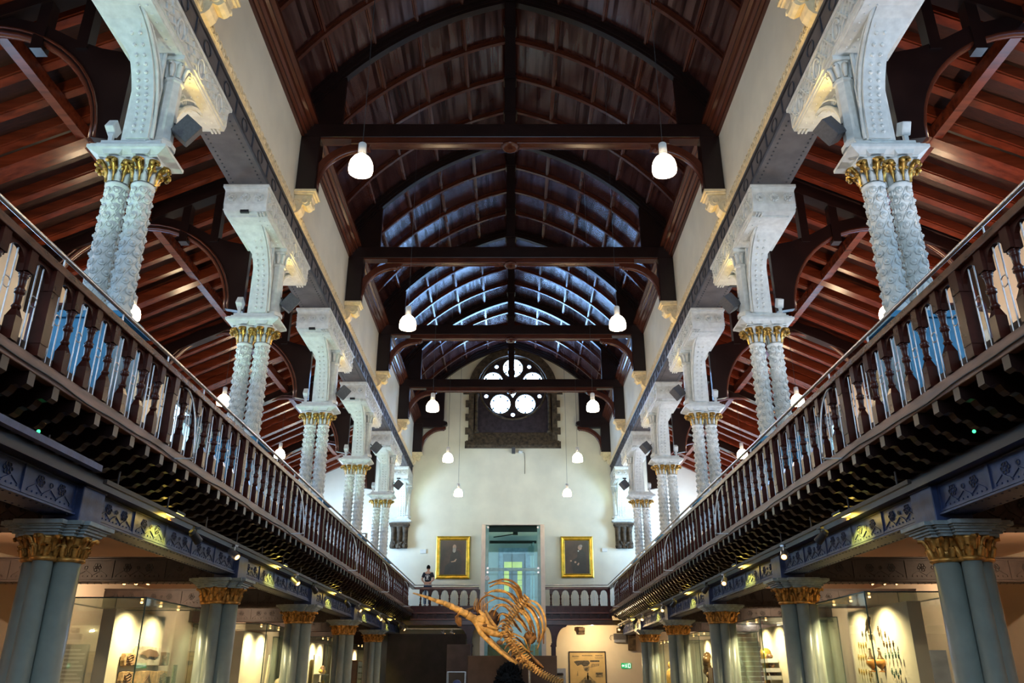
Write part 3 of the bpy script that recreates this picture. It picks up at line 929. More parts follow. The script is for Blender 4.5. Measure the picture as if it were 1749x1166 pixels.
        for k in range(1, 15):
            u = k/16.0; z = b0 + (z2 - b0)*u
            y = 0.30 + 1.30*(1 - sqrt(1 - (0.985*u)**2.6))
            for x in (0.04, 0.16): m.ball((x, sy*(y + 0.005), z), 0.028, 8, 5)
        mo = m.build('arched_strip', WHITE_I, t)
        m = MB()
        # moulded edge rib on the nave side of the strip
        p = []
        for k in range(n + 1):
            u = k/n; z = b0 + (z2 - b0)*u; y = 0.27 + 1.30*(1 - sqrt(max(0, 1 - (0.985*u)**2.6)))
            p.append((0.285, sy*(y - 0.04), z + 0.02))
        m.tube(p, 0.028, 6)
        p = [(0.285, sy*max(0.24, abs(q[1]) - 0.14), q[2] + 0.03) for q in p]
        m.tube(p, 0.016, 6)
        # scrollwork filling the spandrel
        for (yc, zc, r, tn) in ((0.42, z2 - 0.36, 0.14, 14), (0.64, z2 - 0.17, 0.11, 13), (0.35, z2 - 0.66, 0.09, 12), (0.31, z2 - 0.90, 0.055, 12), (0.95, z2 - 0.1, 0.07, 12)):
            p = []
            for i in range(2*tn):
                a = i*0.42; rr = r*(1 - i/(2.0*tn + 3))
                p.append((0.20, sy*(yc + rr*cos(a)), zc + rr*sin(a)))
            m.tube(p, 0.016, 5)
        m.build('scrollwork', WHITE_I, t)
        m = MB().box(x0 + 0.1, x1 - 0.02, sy*0.28, sy*1.55, z2 - 0.03, z2)
        for k in range(7):
            y = sy*(0.4 + k*0.165)
            for x in (0.27, 0.38): m.ball((x, y, z2 - 0.03), 0.02, 6, 5)
        for x in (0.28, 0.34, 0.40): m.box(x, x + 0.03, sy*1.56, sy*1.7, z2 - 0.03, z2)
        m.build('soffit_plate', WHITE_I, t)
    # core pier, octagonal colonnette with its own small capital
    m = MB().box(-0.14, 0.22, -0.26, 0.0 if half else 0.26, b0 - 0.02, z2); m.box(0.22, 0.27, -0.26, -0.21, b0, z2)
    if not half: m.box(0.22, 0.27, 0.21, 0.26, b0, z2)
    m.build('pier', WHITE_I, t, bevel=0.01)
    zc = b0
    m = MB().lathe([(0.19, zc - 0.01), (0.19, zc + 0.07), (0.155, zc + 0.11), (0.14, zc + 0.14), (0.125, z2 - 0.42), (0.15, z2 - 0.40), (0.15, z2 - 0.36), (0.125, z2 - 0.34)], (0.335, -0.16 if half else 0, 0), 8, False, None, pi/8)
    m.build('octagonal_colonnette', WHITE_I, t)
    m = MB().lathe([(0.12, z2 - 0.35), (0.125, z2 - 0.2), (0.17, z2 - 0.1), (0.18, z2 - 0.08)], (0.335, -0.16 if half else 0, 0), 12)
    for k in range(8): leaf(m, [(0.13, z2 - 0.34, 0.03), (0.14, z2 - 0.24, 0.05), (0.17, z2 - 0.14, 0.055), (0.215, z2 - 0.12, 0.035), (0.22, z2 - 0.16, 0.01)], 0.02, k*pi/4, (0.335, -0.16 if half else 0))
    m.box(0.13, 0.52, -0.34 if half else -0.2, 0.0 if half else 0.2, z2 - 0.08, z2)
    m.build('colonnette_capital', WHITE_I, t)
    return t
up0 = make_upper(); first = True
for s in (-1, 1):
    for i, y in enumerate(COLY):
        o = up0 if first else copy_tree(up0); first = False
        o.location = (s*5.4, y, GZ); o.rotation_euler = (0, 0, 0 if s < 0 else pi)
        tag(o, 'white twin column with gilded capitals, %s gallery, %s' % (SIDE[s], ORD[i]), 'column', 'white twin columns on the galleries')
uh = make_upper(True); uh.name = 'wall_bracket'
for s in (-1, 1):
    o = uh if s < 0 else copy_tree(uh)
    o.location = (s*5.4, YB - 0.01, GZ)
    if s > 0: o.scale = (-1, 1, 1)
    tag(o, 'white iron bracket against the end wall on its brown stone corbel, %s side' % SIDE[s], 'bracket', 'white brackets on the end wall')
# brown clustered stone corbels
def stone_corbel():
    t = thing('stone_corbel', '', 'corbel')
    z = SH_TOP + CAPH + 0.02
    m = MB().box(-0.48, 0.48, -0.42, 0.0, z - 0.10, z); m.box(-0.44, 0.44, -0.36, 0.0, z - 0.18, z - 0.10)
    m.build('cap', STONE, t, bevel=0.02)
    for x in (-0.28, 0.0, 0.28):
        MB().lathe([(0.13, z - 1.18), (0.16, z - 1.10), (0.14, z - 0.98), (0.13, z - 0.88), (0.10, z - 0.82), (0.10, z - 0.42), (0.125, z - 0.38), (0.12, z - 0.33), (0.15, z - 0.19), (0.16, z - 0.18)], (x, -0.18, 0), 12).build('colonnette', STONE, t)
    m = MB().box(-0.40, 0.40, -0.1, 0.0, z - 1.16, z - 0.1)
    rnd = random.Random(3)
    for k in range(26): m.ball((rnd.uniform(-0.4, 0.4), -0.32 + rnd.uniform(0, 0.08), z - 1.16 + rnd.uniform(0.02, 0.28)), rnd.uniform(0.04, 0.07), 7, 5)
    m.build('carved_leaves', STONE, t)
    return t
sc0 = stone_corbel()
for s in (-1, 1):
    o = sc0 if s < 0 else copy_tree(sc0)
    o.location = (s*5.4, YB - 0.02, GZ)
    tag(o, 'brown sandstone corbel of three short shafts on the end wall, %s of the portraits' % SIDE[s], 'corbel', 'brown stone corbels')

for s in (-1, 1):
    light('SPOT', 'end_wall_flood', (s*4.92, COLY[4] + 0.30, 8.98), 150, (0.80, 1.0, 0.74), 0.04, None, (s*2.6, YB, 9.6), 100, 1.0)
    light('SPOT', 'end_wall_flood', (s*5.9, YB - 1.5, 8.9), 30, (0.6, 1.0, 0.8), 0.04, None, (s*5.4, YB - 0.4, 10.2), 90, 0.8)
# loudspeakers (nave side) and floodlights (aisle side) on each abacus
ls = thing('loudspeaker', '', 'loudspeaker')
MB().obox((0, 0, 0), (0.28, 0.24, 0.34), Matrix.Rotation(radians(38), 3, 'Y') @ Matrix.Rotation(radians(25), 3, 'Z')).build('cabinet', CHAR, ls, bevel=0.012)
MB().tube([(-0.28, 0.0, 0.06), (-0.2, 0, 0.12), (-0.1, 0, 0.02)], 0.018, 6).build('mounting_arm', BLACK, ls)
fl = thing('floodlight', '', 'lamp')
MB().obox((0, 0, 0), (0.13, 0.20, 0.20), Matrix.Rotation(radians(-30), 3, 'X')).build('housing', WHITE_I, fl, bevel=0.015)
MB().box(-0.03, 0.03, -0.03, 0.03, -0.28, -0.08).build('stand', WHITE_I, fl)
first = True
for s in (-1, 1):
    for i, y in enumerate(COLY):
        o = ls if first else copy_tree(ls)
        o.location = (s*(5.4 - 0.66), y, GZ + SH_TOP + CAPH + 0.62)
        o.rotation_euler = (0, 0, 0 if s < 0 else pi)
        tag(o, 'charcoal box loudspeaker beside a white bracket, %s side, %s' % (SIDE[s], ORD[i]), 'loudspeaker', 'box loudspeakers on the brackets')
        if i < 5:
            o = fl if first else copy_tree(fl)
            o.location = (s*(5.4 + 0.36), y - 0.12, GZ + SH_TOP + CAPH + 0.56); o.rotation_euler = (0, 0, 0 if s < 0 else pi)
            tag(o, 'small white floodlight on a gallery column, %s side, %s' % (SIDE[s], ORD[i]), 'lamp', 'white floodlights on the capitals')
            zc = GZ + SH_TOP + CAPH
            # uplighters: cool on the aisle side, amber under the bracket on the nave side
            light('SPOT', 'bracket_uplight', (s*(5.4 - 0.54), y + 0.38, zc + 0.33), 30, (1.0, 0.66, 0.20), 0.03, None, (s*5.0, y + 1.2, zc + 2.3), 95, 0.8)
            light('SPOT', 'corbel_uplight', (s*(5.4 - 0.58), y + 0.2, zc + 0.33), 60, (1.0, 0.72, 0.18), 0.05, None, (s*4.75, y + 0.25, zc + 3.4), 34, 0.8)
            light('SPOT', 'floodlight_lamp', (s*(5.4 + 0.40), y - 0.36, zc + 0.66), 5, (0.62, 1.0, 0.76) if s < 0 else (0.88, 0.9, 1.0), 0.03, None, (s*5.5, y - 0.9, zc + 2.4), 120, 0.8)
        first = False

# unseen floodlights added on the gallery floors to tint the white brackets and aisle roofs
fu = None
for s in (-1, 1):
    for i, y in enumerate(COLY):
        o = copy_tree(fl); o.location = (s*5.75, y - 2.4, GZ + 0.285)
        tag(o, 'added unseen floor floodlight in front of a column, %s gallery, %s' % (SIDE[s], ORD[i]), 'lamp', 'added floor floodlights of the galleries')
        light('SPOT', 'added_bracket_light', (s*5.70, y - 2.22, GZ + 0.46), 150 if s < 0 else 130, (0.66, 1.0, 0.80) if s < 0 else (0.93, 0.92, 1.0), 0.05, None, (s*5.35, y - 0.2, GZ + 5.0), 42, 0.7)
        o = copy_tree(fl); o.location = (s*8.4, y + 3.0, GZ + 0.285)  # unseen fitting added to warm the aisle roof
        tag(o, 'added unseen floor floodlight in the middle of the %s gallery aisle, %s' % (SIDE[s], ORD[i]), 'lamp', 'added aisle floor floodlights')
        light('SPOT', 'added_roof_uplight', (s*8.2, y + 3.1, GZ + 0.5), 40 if s < 0 else 320, (1.0, 0.62, 0.35) if s < 0 else (1.0, 0.50, 0.36), 0.05, None, (s*8.0, y + 3.6, GZ + 6), 110, 0.9)
# ================================================================== LOWER COLUMNS
def make_lower(style):
    t = thing('clustered_column', '', 'column')
    zt = 2.75
    big, sml = 0.155, 0.115
    spec = [(0.185, 0, big), (-0.185, 0, big), (0, -0.20, sml), (0, 0.20, sml)]
    for (x, y, r) in spec:
        MB().lathe([(r + 0.07, 0), (r + 0.07, 0.15), (r + 0.03, 0.2), (r + 0.045, 0.27), (r + 0.012, 0.32), (r + 0.008, 0.34), (r - 0.006, zt)], (x, y, 0), 28).build('shaft', SHAFT, t)
    for (x, y, r) in spec:
        m = MB().lathe([(r, zt - 0.01), (r + 0.028, zt), (r + 0.034, zt + 0.02), (r + 0.022, zt + 0.04), (r, zt + 0.045), (r + 0.005, zt + 0.14), (r + 0.04, zt + 0.24), (r + 0.05, zt + 0.28)], n=24)
        c = m.build('capital', GILT3, t); c.location = (x, y, 0)
        lo = MB(); k_ = 8 if r == big else 6
        if style == 0:
            leaf(lo, [(r + 0.005, zt + 0.04, 0.035), (r + 0.02, zt + 0.10, 0.058), (r + 0.03, zt + 0.15, 0.062), (r + 0.06, zt + 0.175, 0.045), (r + 0.08, zt + 0.155, 0.018)], 0.022)
            for q in (-1, 1): leaf(lo, [(r + 0.02, zt + 0.06, 0.012), (r + 0.035, zt + 0.12, 0.02), (r + 0.06, zt + 0.14, 0.012)], 0.02, q*0.28)
            hi = MB(); leaf(hi, [(r + 0.005, zt + 0.10, 0.03), (r + 0.025, zt + 0.18, 0.045), (r + 0.06, zt + 0.245, 0.06), (r + 0.115, zt + 0.27, 0.05), (r + 0.14, zt + 0.25, 0.02)], 0.024)
            hi.ball((r + 0.12, 0.02, zt + 0.245), 0.022, 6, 5); hi.ball((r + 0.12, -0.02, zt + 0.245), 0.022, 6, 5)
        else:
            leaf(lo, [(r + 0.008, zt + 0.045, 0.046), (r + 0.028, zt + 0.10, 0.054), (r + 0.04, zt + 0.145, 0.044), (r + 0.065, zt + 0.155, 0.018)], 0.026)
            hi = MB(); leaf(hi, [(r + 0.01, zt + 0.12, 0.044), (r + 0.03, zt + 0.20, 0.058), (r + 0.065, zt + 0.255, 0.056), (r + 0.12, zt + 0.265, 0.026)], 0.026)
        lm = lo.mesh('lower_leaf'); hm = hi.mesh('upper_leaf')
        for k in range(k_):
            a = 2*pi*k/k_
            wx, wy = x + cos(a)*r, y + sin(a)*r
            if any((wx - X)**2 + (wy - Y)**2 < (R*0.95)**2 for (X, Y, R) in spec if (X, Y) != (x, y)): continue
            simple(lm, 'gilded_leaf', GILT3, c, (0, 0, 0), (0, 0, a))
            simple(hm, 'gilded_leaf', GILT3, c, (0, 0, 0), (0, 0, a + pi/k_))
    # abacus: stepped, with projecting faces over each shaft
    m = MB(); z = zt + 0.27
    for k, (e, h) in enumerate(((0.00, 0.035), (0.03, 0.03), (0.06, 0.03), (0.09, 0.02), (0.125, 0.05))):
        zz = z + sum(q[1] for q in ((0.00, 0.035), (0.03, 0.03), (0.06, 0.03), (0.09, 0.02), (0.125, 0.05))[:k])
        m.box(-0.40 - e, 0.40 + e, -0.19 - e, 0.19 + e, zz, zz + h)
        m.box(-0.19 - e*0.8, 0.19 + e*0.8, -0.36 - e, 0.36 + e, zz, zz + h)
        m.box(-0.33 - e, -0.06 + e*0.0, -0.27 - e*0.9, 0.27 + e*0.9, zz, zz + h); m.box(0.06, 0.33 + e, -0.27 - e*0.9, 0.27 + e*0.9, zz, zz + h)
    m.build('abacus', ABAC, t, bevel=0.005)
    return t
l0 = make_lower(0); l1 = make_lower(1); used = [False, False]
for s in (-1, 1):
    for i, y in enumerate(COLY):
        st = (i + (0 if s < 0 else 1)) % 2
        src = (l0, l1)[st]
        o = src if not used[st] else copy_tree(src); used[st] = True
        o.location = (s*5.4, y, 0); o.rotation_euler = (0, 0, 0 if s < 0 else pi)
        tag(o, 'grey-green column with gilded %s capital, below the %s gallery, %s' % (('curled acanthus', 'upright leaf')[st], SIDE[s], ORD[i]), 'column', 'grey columns under the galleries')

# ================================================================== LOWER IRON GIRDERS
def panel_mb(w=1.0, h=0.36):
    """ornamented cast panel, face toward +x, centred; y along, z up"""
    m = MB()
    m.box(0, 0.015, -w/2, w/2, h/2 - 0.02, h/2); m.box(0, 0.015, -w/2, w/2, -h/2, -h/2 + 0.03)
    for s in (-1, 1): m.box(0, 0.02, s*w/2 - s*0.03, s*w/2, -h/2, h/2)
    for yc in (-0.21, 0.21):
        for k in range(6):
            a = k*pi/3
            m.tube([(0.008, yc + 0.052*cos(a) + 0.026*cos(b*pi/3), 0.035 + 0.052*sin(a) + 0.026*sin(b*pi/3)) for b in range(7)], 0.006, 4)
        m.ball((0.005, yc, 0.035), 0.018, 6, 5, (0.5, 1, 1))
    m.tube([(0.008, 0.03*cos(b*pi/4), 0.035 + 0.03*sin(b*pi/4)) for b in range(9)], 0.006, 4)
    for k in range(-1, 2):
        for s in (-1, 1):
            m.bar((0.006, k*0.28 - 0.13*s, -0.10), (0.006, k*0.28 + 0.0, 0.0 - 0.02), 0.012, 0.012, (1, 0, 0))
    for k in range(10): m.lathe([(0.014, 0), (0.008, 0.012)], (0.0, -w/2 + 0.09 + k*(w - 0.18)/9, -h/2 + 0.06), 6, True, Matrix(((0,0,1),(0,1,0),(-1,0,0))))
    return m
pm_l = panel_mb().mesh('panel'); pm_l.materials.append(BLUE_G)
dark_holes = MB()
for yc in (-0.21, 0.21):
    for k in range(6):
        a = k*pi/3
        dark_holes.lathe([(0.022, 0), (0.022, 0.003)], (0.0, yc + 0.055*cos(a), 0.035 + 0.055*sin(a)), 8, False, Matrix(((0,0,1),(0,1,0),(-1,0,0))))
dark_holes.lathe([(0.02, 0), (0.02, 0.003)], (0.0, 0, 0.035), 8, False, Matrix(((0,0,1),(0,1,0),(-1,0,0))))
hm_ = dark_holes.mesh('pierced_hole'); hm_.materials.append(BLACK)
def girder(name, length, npan, matg, both=False):
    t = thing(name, '', 'girder')
    m = MB().box(-0.30, -0.012, -length/2, length/2, -0.20, 0.20)
    m.box(-0.36, 0.03, -length/2, length/2, -0.225, -0.20); m.box(-0.36, 0.03, -length/2, length/2, 0.20, 0.225)
    y = -length/2 + 0.05
    while y < length/2:
        for x in (-0.30, -0.03): m.lathe([(0.012, -0.235), (0.014, -0.225)], (x, y, 0), 6)
        y += 0.13
    m.build('beam', matg, t)
    me = pm_l
    if matg is not BLUE_G:
        me = pm_l.copy(); me.materials.clear(); me.materials.append(matg)
    w = length/npan
    for k in range(npan):
        o = simple(me, 'panel', matg, t, (-0.012, -length/2 + w*(k + 0.5), 0), (0, 0, 0), (1, w/1.0, 1.0))
        simple(hm_, 'pierced_holes', BLACK, o, (0, 0, 0))
        if both:
            simple(me, 'panel', matg, t, (-0.30, -length/2 + w*(k + 0.5), 0), (0, 0, pi), (1, w, 1.0))
    return t
g0 = girder('iron_girder', STEP - 0.55, 5, BLUE_G)
gy = [COLY[0] - STEP/2] + [y + STEP/2 for y in COLY]
first = True
GN = ['nearest the viewer'] + ['second', 'third', 'fourth', 'fifth', 'sixth']
for s in (-1, 1):
    for i, y in enumerate(gy):
        o = g0 if first else copy_tree(g0); first = False
        o.location = (s*5.13, y, 3.46); o.scale = (1, 1, 0.87); o.rotation_euler = (0, 0, 0 if s < 0 else pi)
        tag(o, 'blue-grey ornamented iron girder under the %s gallery, %s' % (SIDE[s], ORD[i]), 'girder', 'ornamented girders along the arcades')
# box blocks over each column head (part of the arcade structure)
first = None
for s in (-1, 1):
    for i, y in enumerate(COLY):
        if first is None:
            m = MB().box(-0.22, 0.22, -0.27, 0.27, 3.13, 3.62); m.box(-0.24, 0.24, -0.27, 0.27, 3.60, 3.66); m.box(-0.24, 0.24, -0.27, 0.27, 3.13, 3.16)
            first = m.build('girder_block', BLUE_G, bevel=0.01); o = first
        else: o = first.copy(); COL.objects.link(o)
        o.location = (s*5.27, y, 0)
        tag(o, 'plain blue-grey iron block on top of a column head, %s gallery, %s' % (SIDE[s], ORD[i]), 'block', 'iron blocks over the column heads')
g1 = girder('cross_girder', 4.9, 5, BRN_G, True)
first = True
for s in (-1, 1):
    for i, y in enumerate(COLY):
        o = g1 if first else copy_tree(g1); first = False
        o.location = (s*(5.45 + 2.5), y - 0.16, 3.36); o.rotation_euler = (0, 0, -pi/2)
        tag(o, 'dark brown cross girder over the %s ground-floor aisle, %s' % (SIDE[s], ORD[i]), 'girder', 'cross girders over the ground-floor aisles')
        if i == 4: pass

# ================================================================== GALLERY EDGE (deck, brackets, fascia)
PITCHB = 3.0/7
def bracket_mesh():
    # local +x toward nave from x=-0.95 (girder) to 0 (fascia); z relative to absolute
    pr = [(0.02, 4.10), (0.02, 3.96), (-0.02, 3.93), (-0.07, 3.955), (-0.12, 3.95), (-0.15, 3.90), (-0.19, 3.865), (-0.24, 3.88), (-0.28, 3.865), (-0.31, 3.82), (-0.35, 3.795), (-0.40, 3.805), (-0.44, 3.79), (-0.47, 3.76), (-0.95, 3.755), (-0.95, 4.10)]
    return MB().prism(pr, 'y', -0.055, 0.055).mesh('bracket')
bm_ = bracket_mesh(); bm_.materials.append(W_DARK)
for s in (-1, 1):
    dk = thing('gallery_edge', 'dark timber edge of the %s gallery with its row of scalloped brackets' % SIDE[s], 'gallery edge', (s*4.365, 0, 0), 0 if s < 0 else pi)
    q = 1 if s < 0 else -1      # local y runs backwards on the right side
    def Yb(a, b): return (a, b) if q > 0 else (-b, -a)
    y0, y1 = Yb(1.5, 38.0)
    MB().box(-0.06, 0.03, y0, y1, 4.08, 4.23).build('fascia', W_FASC, dk, bevel=0.008)
    m = MB().tube([(0.045, q*y, 4.115 + 0.012*sin(y*2.1) + 0.008*sin(y*5.3)) for y in [2 + 0.25*k for k in range(144)]], 0.009, 5)
    m.build('cable', BLACK, dk)
    MB().box(-0.95, -0.06, y0, y1, 4.08, 4.23).build('deck_boards', W_DARK, dk)
    MB().box(-1.1, -0.60, y0, y1, 3.62, 3.76).build('wall_plate', W_DARK, dk)
    k = 0
    y = 7.05 - 12*PITCHB
    while y < 37.9 and k < 95:
        simple(bm_, 'bracket', W_DARK, dk, (0, q*y, 0)); y += PITCHB; k += 1
for (a, b) in ((-4.45, -1.38), (1.52, 4.45)):
    dk = thing('gallery_edge', 'dark timber beam of the end gallery %s of the lift' % ('left' if a < 0 else 'right'), 'gallery edge', (0, 37.9, 0))
    m = MB().box(a, b, 0, 0.12, 4.16, 4.40); m.box(a, b, -0.04, 0.05, 4.06, 4.16); m.box(a, b, 0.0, 0.4, 3.80, 3.87); 
    m.box(a, b, 0.12, 0.3, 3.87, 4.3)
    m.build('beam', W_BAL, dk)
    MB().box(a - 0.4 if a < -3 else a, b + 0.4 if b > 2 else b, 0.05, 0.45, 3.60, 3.80).build('lower_beam', W_RIB, dk, bevel=0.01)
    MB().box(a, b, -0.05, 0.02, 3.80, 3.86).box(a, b, -0.07, 0.0, 4.07, 4.12).build('ledge', W_RED, dk)
    k = 0; x = a + 0.25
    while x < b:
        m = MB().box(x - 0.06, x + 0.06, -0.10, 0.2, 3.88, 4.06); m.box(x - 0.05, x + 0.05, -0.16, 0.0, 3.96, 4.07)
        m.build('bracket', W_BAL, dk); x += PITCHB

# ================================================================== BALUSTRADES
ZB0 = 4.23; ZR = 5.10           # bottom of balusters, underside of rail
def baluster_mesh():
    m = MB()
    m.box(-0.052, 0.052, -0.052, 0.052, ZB0, ZB0 + 0.22)
    m.lathe([(0.07, ZB0 + 0.22), (0.035, ZB0 + 0.30)], n=4, a0=pi/4, smooth=False)
    z = ZB0 + 0.29
    m.lathe([(0.034, z), (0.038, z + 0.02), (0.046, z + 0.03), (0.038, z + 0.045), (0.030, z + 0.06), (0.034, z + 0.13), (0.034, z + 0.15), (0.047, z + 0.16), (0.047, z + 0.175), (0.036, z + 0.185), (0.05, z + 0.195), (0.036, z + 0.21), (0.030, z + 0.23), (0.036, z + 0.31), (0.045, z + 0.325), (0.035, z + 0.335), (0.05, z + 0.35), (0.05, z + 0.365), (0.04, z + 0.375)], n=12)
    m.box(-0.056, 0.056, -0.056, 0.056, z + 0.37, ZR)
    return m.mesh('baluster')
balm = baluster_mesh(); balm.materials.append(W_BAL)
def newel_mesh():
    m = MB().box(-0.06, 0.06, -0.06, 0.06, ZB0, ZR)
    m.box(-0.066, 0.066, -0.066, 0.066, ZB0 + 0.12, ZB0 + 0.34); m.box(-0.068, 0.068, -0.068, 0.068, ZR - 0.22, ZR)
    m.ball((0, 0, ZB0 + 0.05), 0.03, 6, 5)
    return m.mesh('newel_post')
newm = newel_mesh(); newm.materials.append(W_BAL)
def insert_mesh():
    m = MB()
    for d in (-0.045, 0.045): m.cyl((0.0, d, ZB0 - 0.02), (0.0, d, ZR + 0.02), 0.0075, n=6)
    m.tube([(0.0, 0.052*cos(a*pi/8), ZB0 + 0.47 + 0.052*sin(a*pi/8)) for a in range(17)], 0.006, 5)
    return m.mesh('iron_insert')
insm = insert_mesh(); insm.materials.append(STEEL)
def arcade_mb(n0, bays):
    """pierced arched board between balusters, repeated along y from n0"""
    m = MB(); P = PITCHB; hw = P/2
    for k in range(bays):
        yc = n0 + (k + 0.5)*P
        r = 0.145; zc = ZR - 0.20
        i_ = [(yc - r*cos(pi*j/10), zc + r*sin(pi*j/10)*1.15) for j in range(11)]
        o_ = [(yc - hw + 2*hw*j/10, ZR) for j in range(11)]
        i_ = [(yc - r, zc - 0.02)] + i_ + [(yc + r, zc - 0.02)]; o_ = [(yc - hw, zc - 0.02)] + o_ + [(yc + hw, zc - 0.02)]
        m.strip(i_, o_, 'x', -0.022, 0.022)
    return m
def balustrade(name, label, loc, rz, ystart, n, phase, y_rail0, y_rail1, group=None, stays=()):
    t = thing(name, label, 'balustrade', loc, rz, group)
    m = MB().box(-0.075, 0.075, y_rail0, y_rail1, ZR, ZR + 0.085); m.box(-0.055, 0.055, y_rail0, y_rail1, ZR + 0.085, ZR + 0.10)
    m.build('wooden_rail', W_RAIL, t, bevel=0.012)
    m = MB().cyl((0.045, y_rail0, 5.295), (0.045, y_rail1, 5.295), 0.024, n=12)
    m.build('metal_handrail', STEEL, t)
    m = MB(); y = y_rail0 + 0.3
    while y < y_rail1:
        m.cyl((0.045, y, ZR + 0.09), (0.045, y, 5.28), 0.010, n=6); y += 1.3
    m.build('rail_stanchion', STEEL, t)
    m = arcade_mb(ystart, n - 1); m.build('arched_board', W_BAL, t)
    for k in range(n):
        y = ystart + k*PITCHB
        nw = (k - phase) % 7 == 0
        simple(newm if nw else balm, 'newel_post' if nw else 'baluster', W_BAL, t, (0, y, 0))
        if k < n - 1: simple(insm, 'iron_insert', STEEL, t, (0, y + PITCHB/2, 0))
    for ys in stays:
        m = MB(); sx = 1 if True else -1
        p = []
        for j in range(15):
            u = j/14.0
            p.append((0.02 + 0.26*sin(u*pi/2)**1.0*1.0, ys + 0.0, ZR - 0.02 - (ZR - 4.12)*(1 - cos(u*pi/2))))
        m.tube(p, 0.011, 6); m.bar((-0.1, ys, 4.11), (0.28, ys, 4.11), 0.02, 0.02); m.ball((0.28, ys, 4.12), 0.02, 6, 5)
        m.build('curved_stay', STEEL, t)
    return t
NB = 77
YS = 7.05 - 5*PITCHB
balustrade('balustrade', 'long dark turned-wood balustrade with metal handrail along the left gallery', (-4.365, 0, 0), 0, YS, 73, 5, 1.6, 37.95, 'gallery balustrades', [y + 0.4 for y in COLY])
balustrade('balustrade', 'long dark turned-wood balustrade with metal handrail along the right gallery', (4.365, 0, 0), pi, -(YS + 72*PITCHB), 73, (72 - 5) % 7, -37.95, -1.6, 'gallery balustrades', [-(y + 0.4) for y in COLY])
balustrade('balustrade', 'short balustrade of the end gallery left of the lift, below the first portrait', (-1.47, 37.95, 0), pi/2, 0.0, 7, 7, -0.02, 2.95, 'gallery balustrades')
balustrade('balustrade', 'short balustrade of the end gallery right of the lift, below the second portrait', (4.33, 37.95, 0), pi/2, 0.0, 7, 7, -0.02, 2.82, 'gallery balustrades')

# ================================================================== PENDANT LAMPS
def make_pendant(top):
    t = thing('pendant_lamp', '', 'lamp')
    m = MB().lathe([(0.176, -0.15), (0.184, -0.11), (0.180, -0.03), (0.162, 0.04), (0.125, 0.10), (0.065, 0.145)], n=28)
    m.lathe([(0.001, -0.12), (0.12, -0.125), (0.176, -0.15)], n=28)
    m.build('opal_shade', LAMP_W, t, 'glowing opal glass shade')
    m = MB().lathe([(0.062, 0.145), (0.066, 0.16), (0.062, 0.18), (0.062, 0.36), (0.05, 0.375), (0.001, 0.38)], n=18)
    m.build('lamp_holder', WHITEP, t)
    m = MB()
    for k in range(18):
        a = k*pi/9; m.box(0.066*cos(a) - 0.004, 0.066*cos(a) + 0.004, 0.066*sin(a) - 0.004, 0.066*sin(a) + 0.004, 0.15, 0.19)
    m.build('vent_ring', STEEL, t)
    MB().cyl((0, 0, 0.41), (0, 0, top), 0.006, n=6).build('flex', BLACK, t)
    return t
LZ = 8.73
pn = make_pendant(16.78 - LZ); pa = make_pendant(10.8 - LZ)
f1 = f2 = True
for i in range(5):
    y = 10.5 + STEP*i
    for s in (-1, 1):
        o = pn if f1 else copy_tree(pn); f1 = False
        o.location = (-2.25 if s < 0 else 2.37, y, LZ)
        tag(o, 'glowing white dome pendant lamp in the nave, %s row, %s' % (SIDE[s], ORD[i]), 'lamp', 'nave pendant lamps')
for s in (-1, 1):
    for i, y in enumerate(COLY):
        o = pa if f2 else copy_tree(pa); f2 = False
        o.location = (s*8.1, y, LZ)
        tag(o, 'white dome pendant lamp in the %s upper aisle, %s' % (SIDE[s], ORD[i]), 'lamp', 'aisle pendant lamps')

# ================================================================== GALLERY CABINETS
gc = thing('gallery_cabinet', '', 'cabinet')
MB().box(-0.4, 0.4, -1.3, 1.3, 0, 1.68).build('base', mat('dark_slate_cabinet', (0.035, 0.03, 0.045), 0.4, 0, 0.1, 4), gc, bevel=0.01)
m = MB()
for (x, y) in ((-0.38, -1.28), (0.38, -1.28), (-0.38, 1.28), (0.38, 1.28)): m.box(x - 0.02, x + 0.02, y - 0.02, y + 0.02, 1.68, 2.5)
m.box(-0.4, 0.4, -1.3, 1.3, 2.5, 2.54)
m.build('top_frame', W_BAL, gc)
m = MB().box(-0.38, -0.37, -1.26, 1.26, 1.68, 2.5); m.box(0.37, 0.38, -1.26, 1.26, 1.68, 2.5); m.box(-0.36, 0.36, -1.27, -1.26, 1.68, 2.5)
m.build('glass', GLASS, gc)
m = MB().box(-0.05, 0.05, -1.1, 1.1, 1.68, 2.35); m.build('mount', mat('pale_blue_mount', (0.30, 0.48, 0.60), 0.6, 0, 0.2, 3), gc)
first = True
for s in (-1, 1):
    for i, y in enumerate(COLY):
        o = gc if first else copy_tree(gc); first = False
        o.location = (s*7.1, y + 3.0, GZ); o.rotation_euler = (0, 0, 0 if s < 0 else pi)
        tag(o, 'dark cabinet with a glazed top standing on the %s gallery, %s' % (SIDE[s], ORD[i]), 'cabinet', 'gallery cabinets')
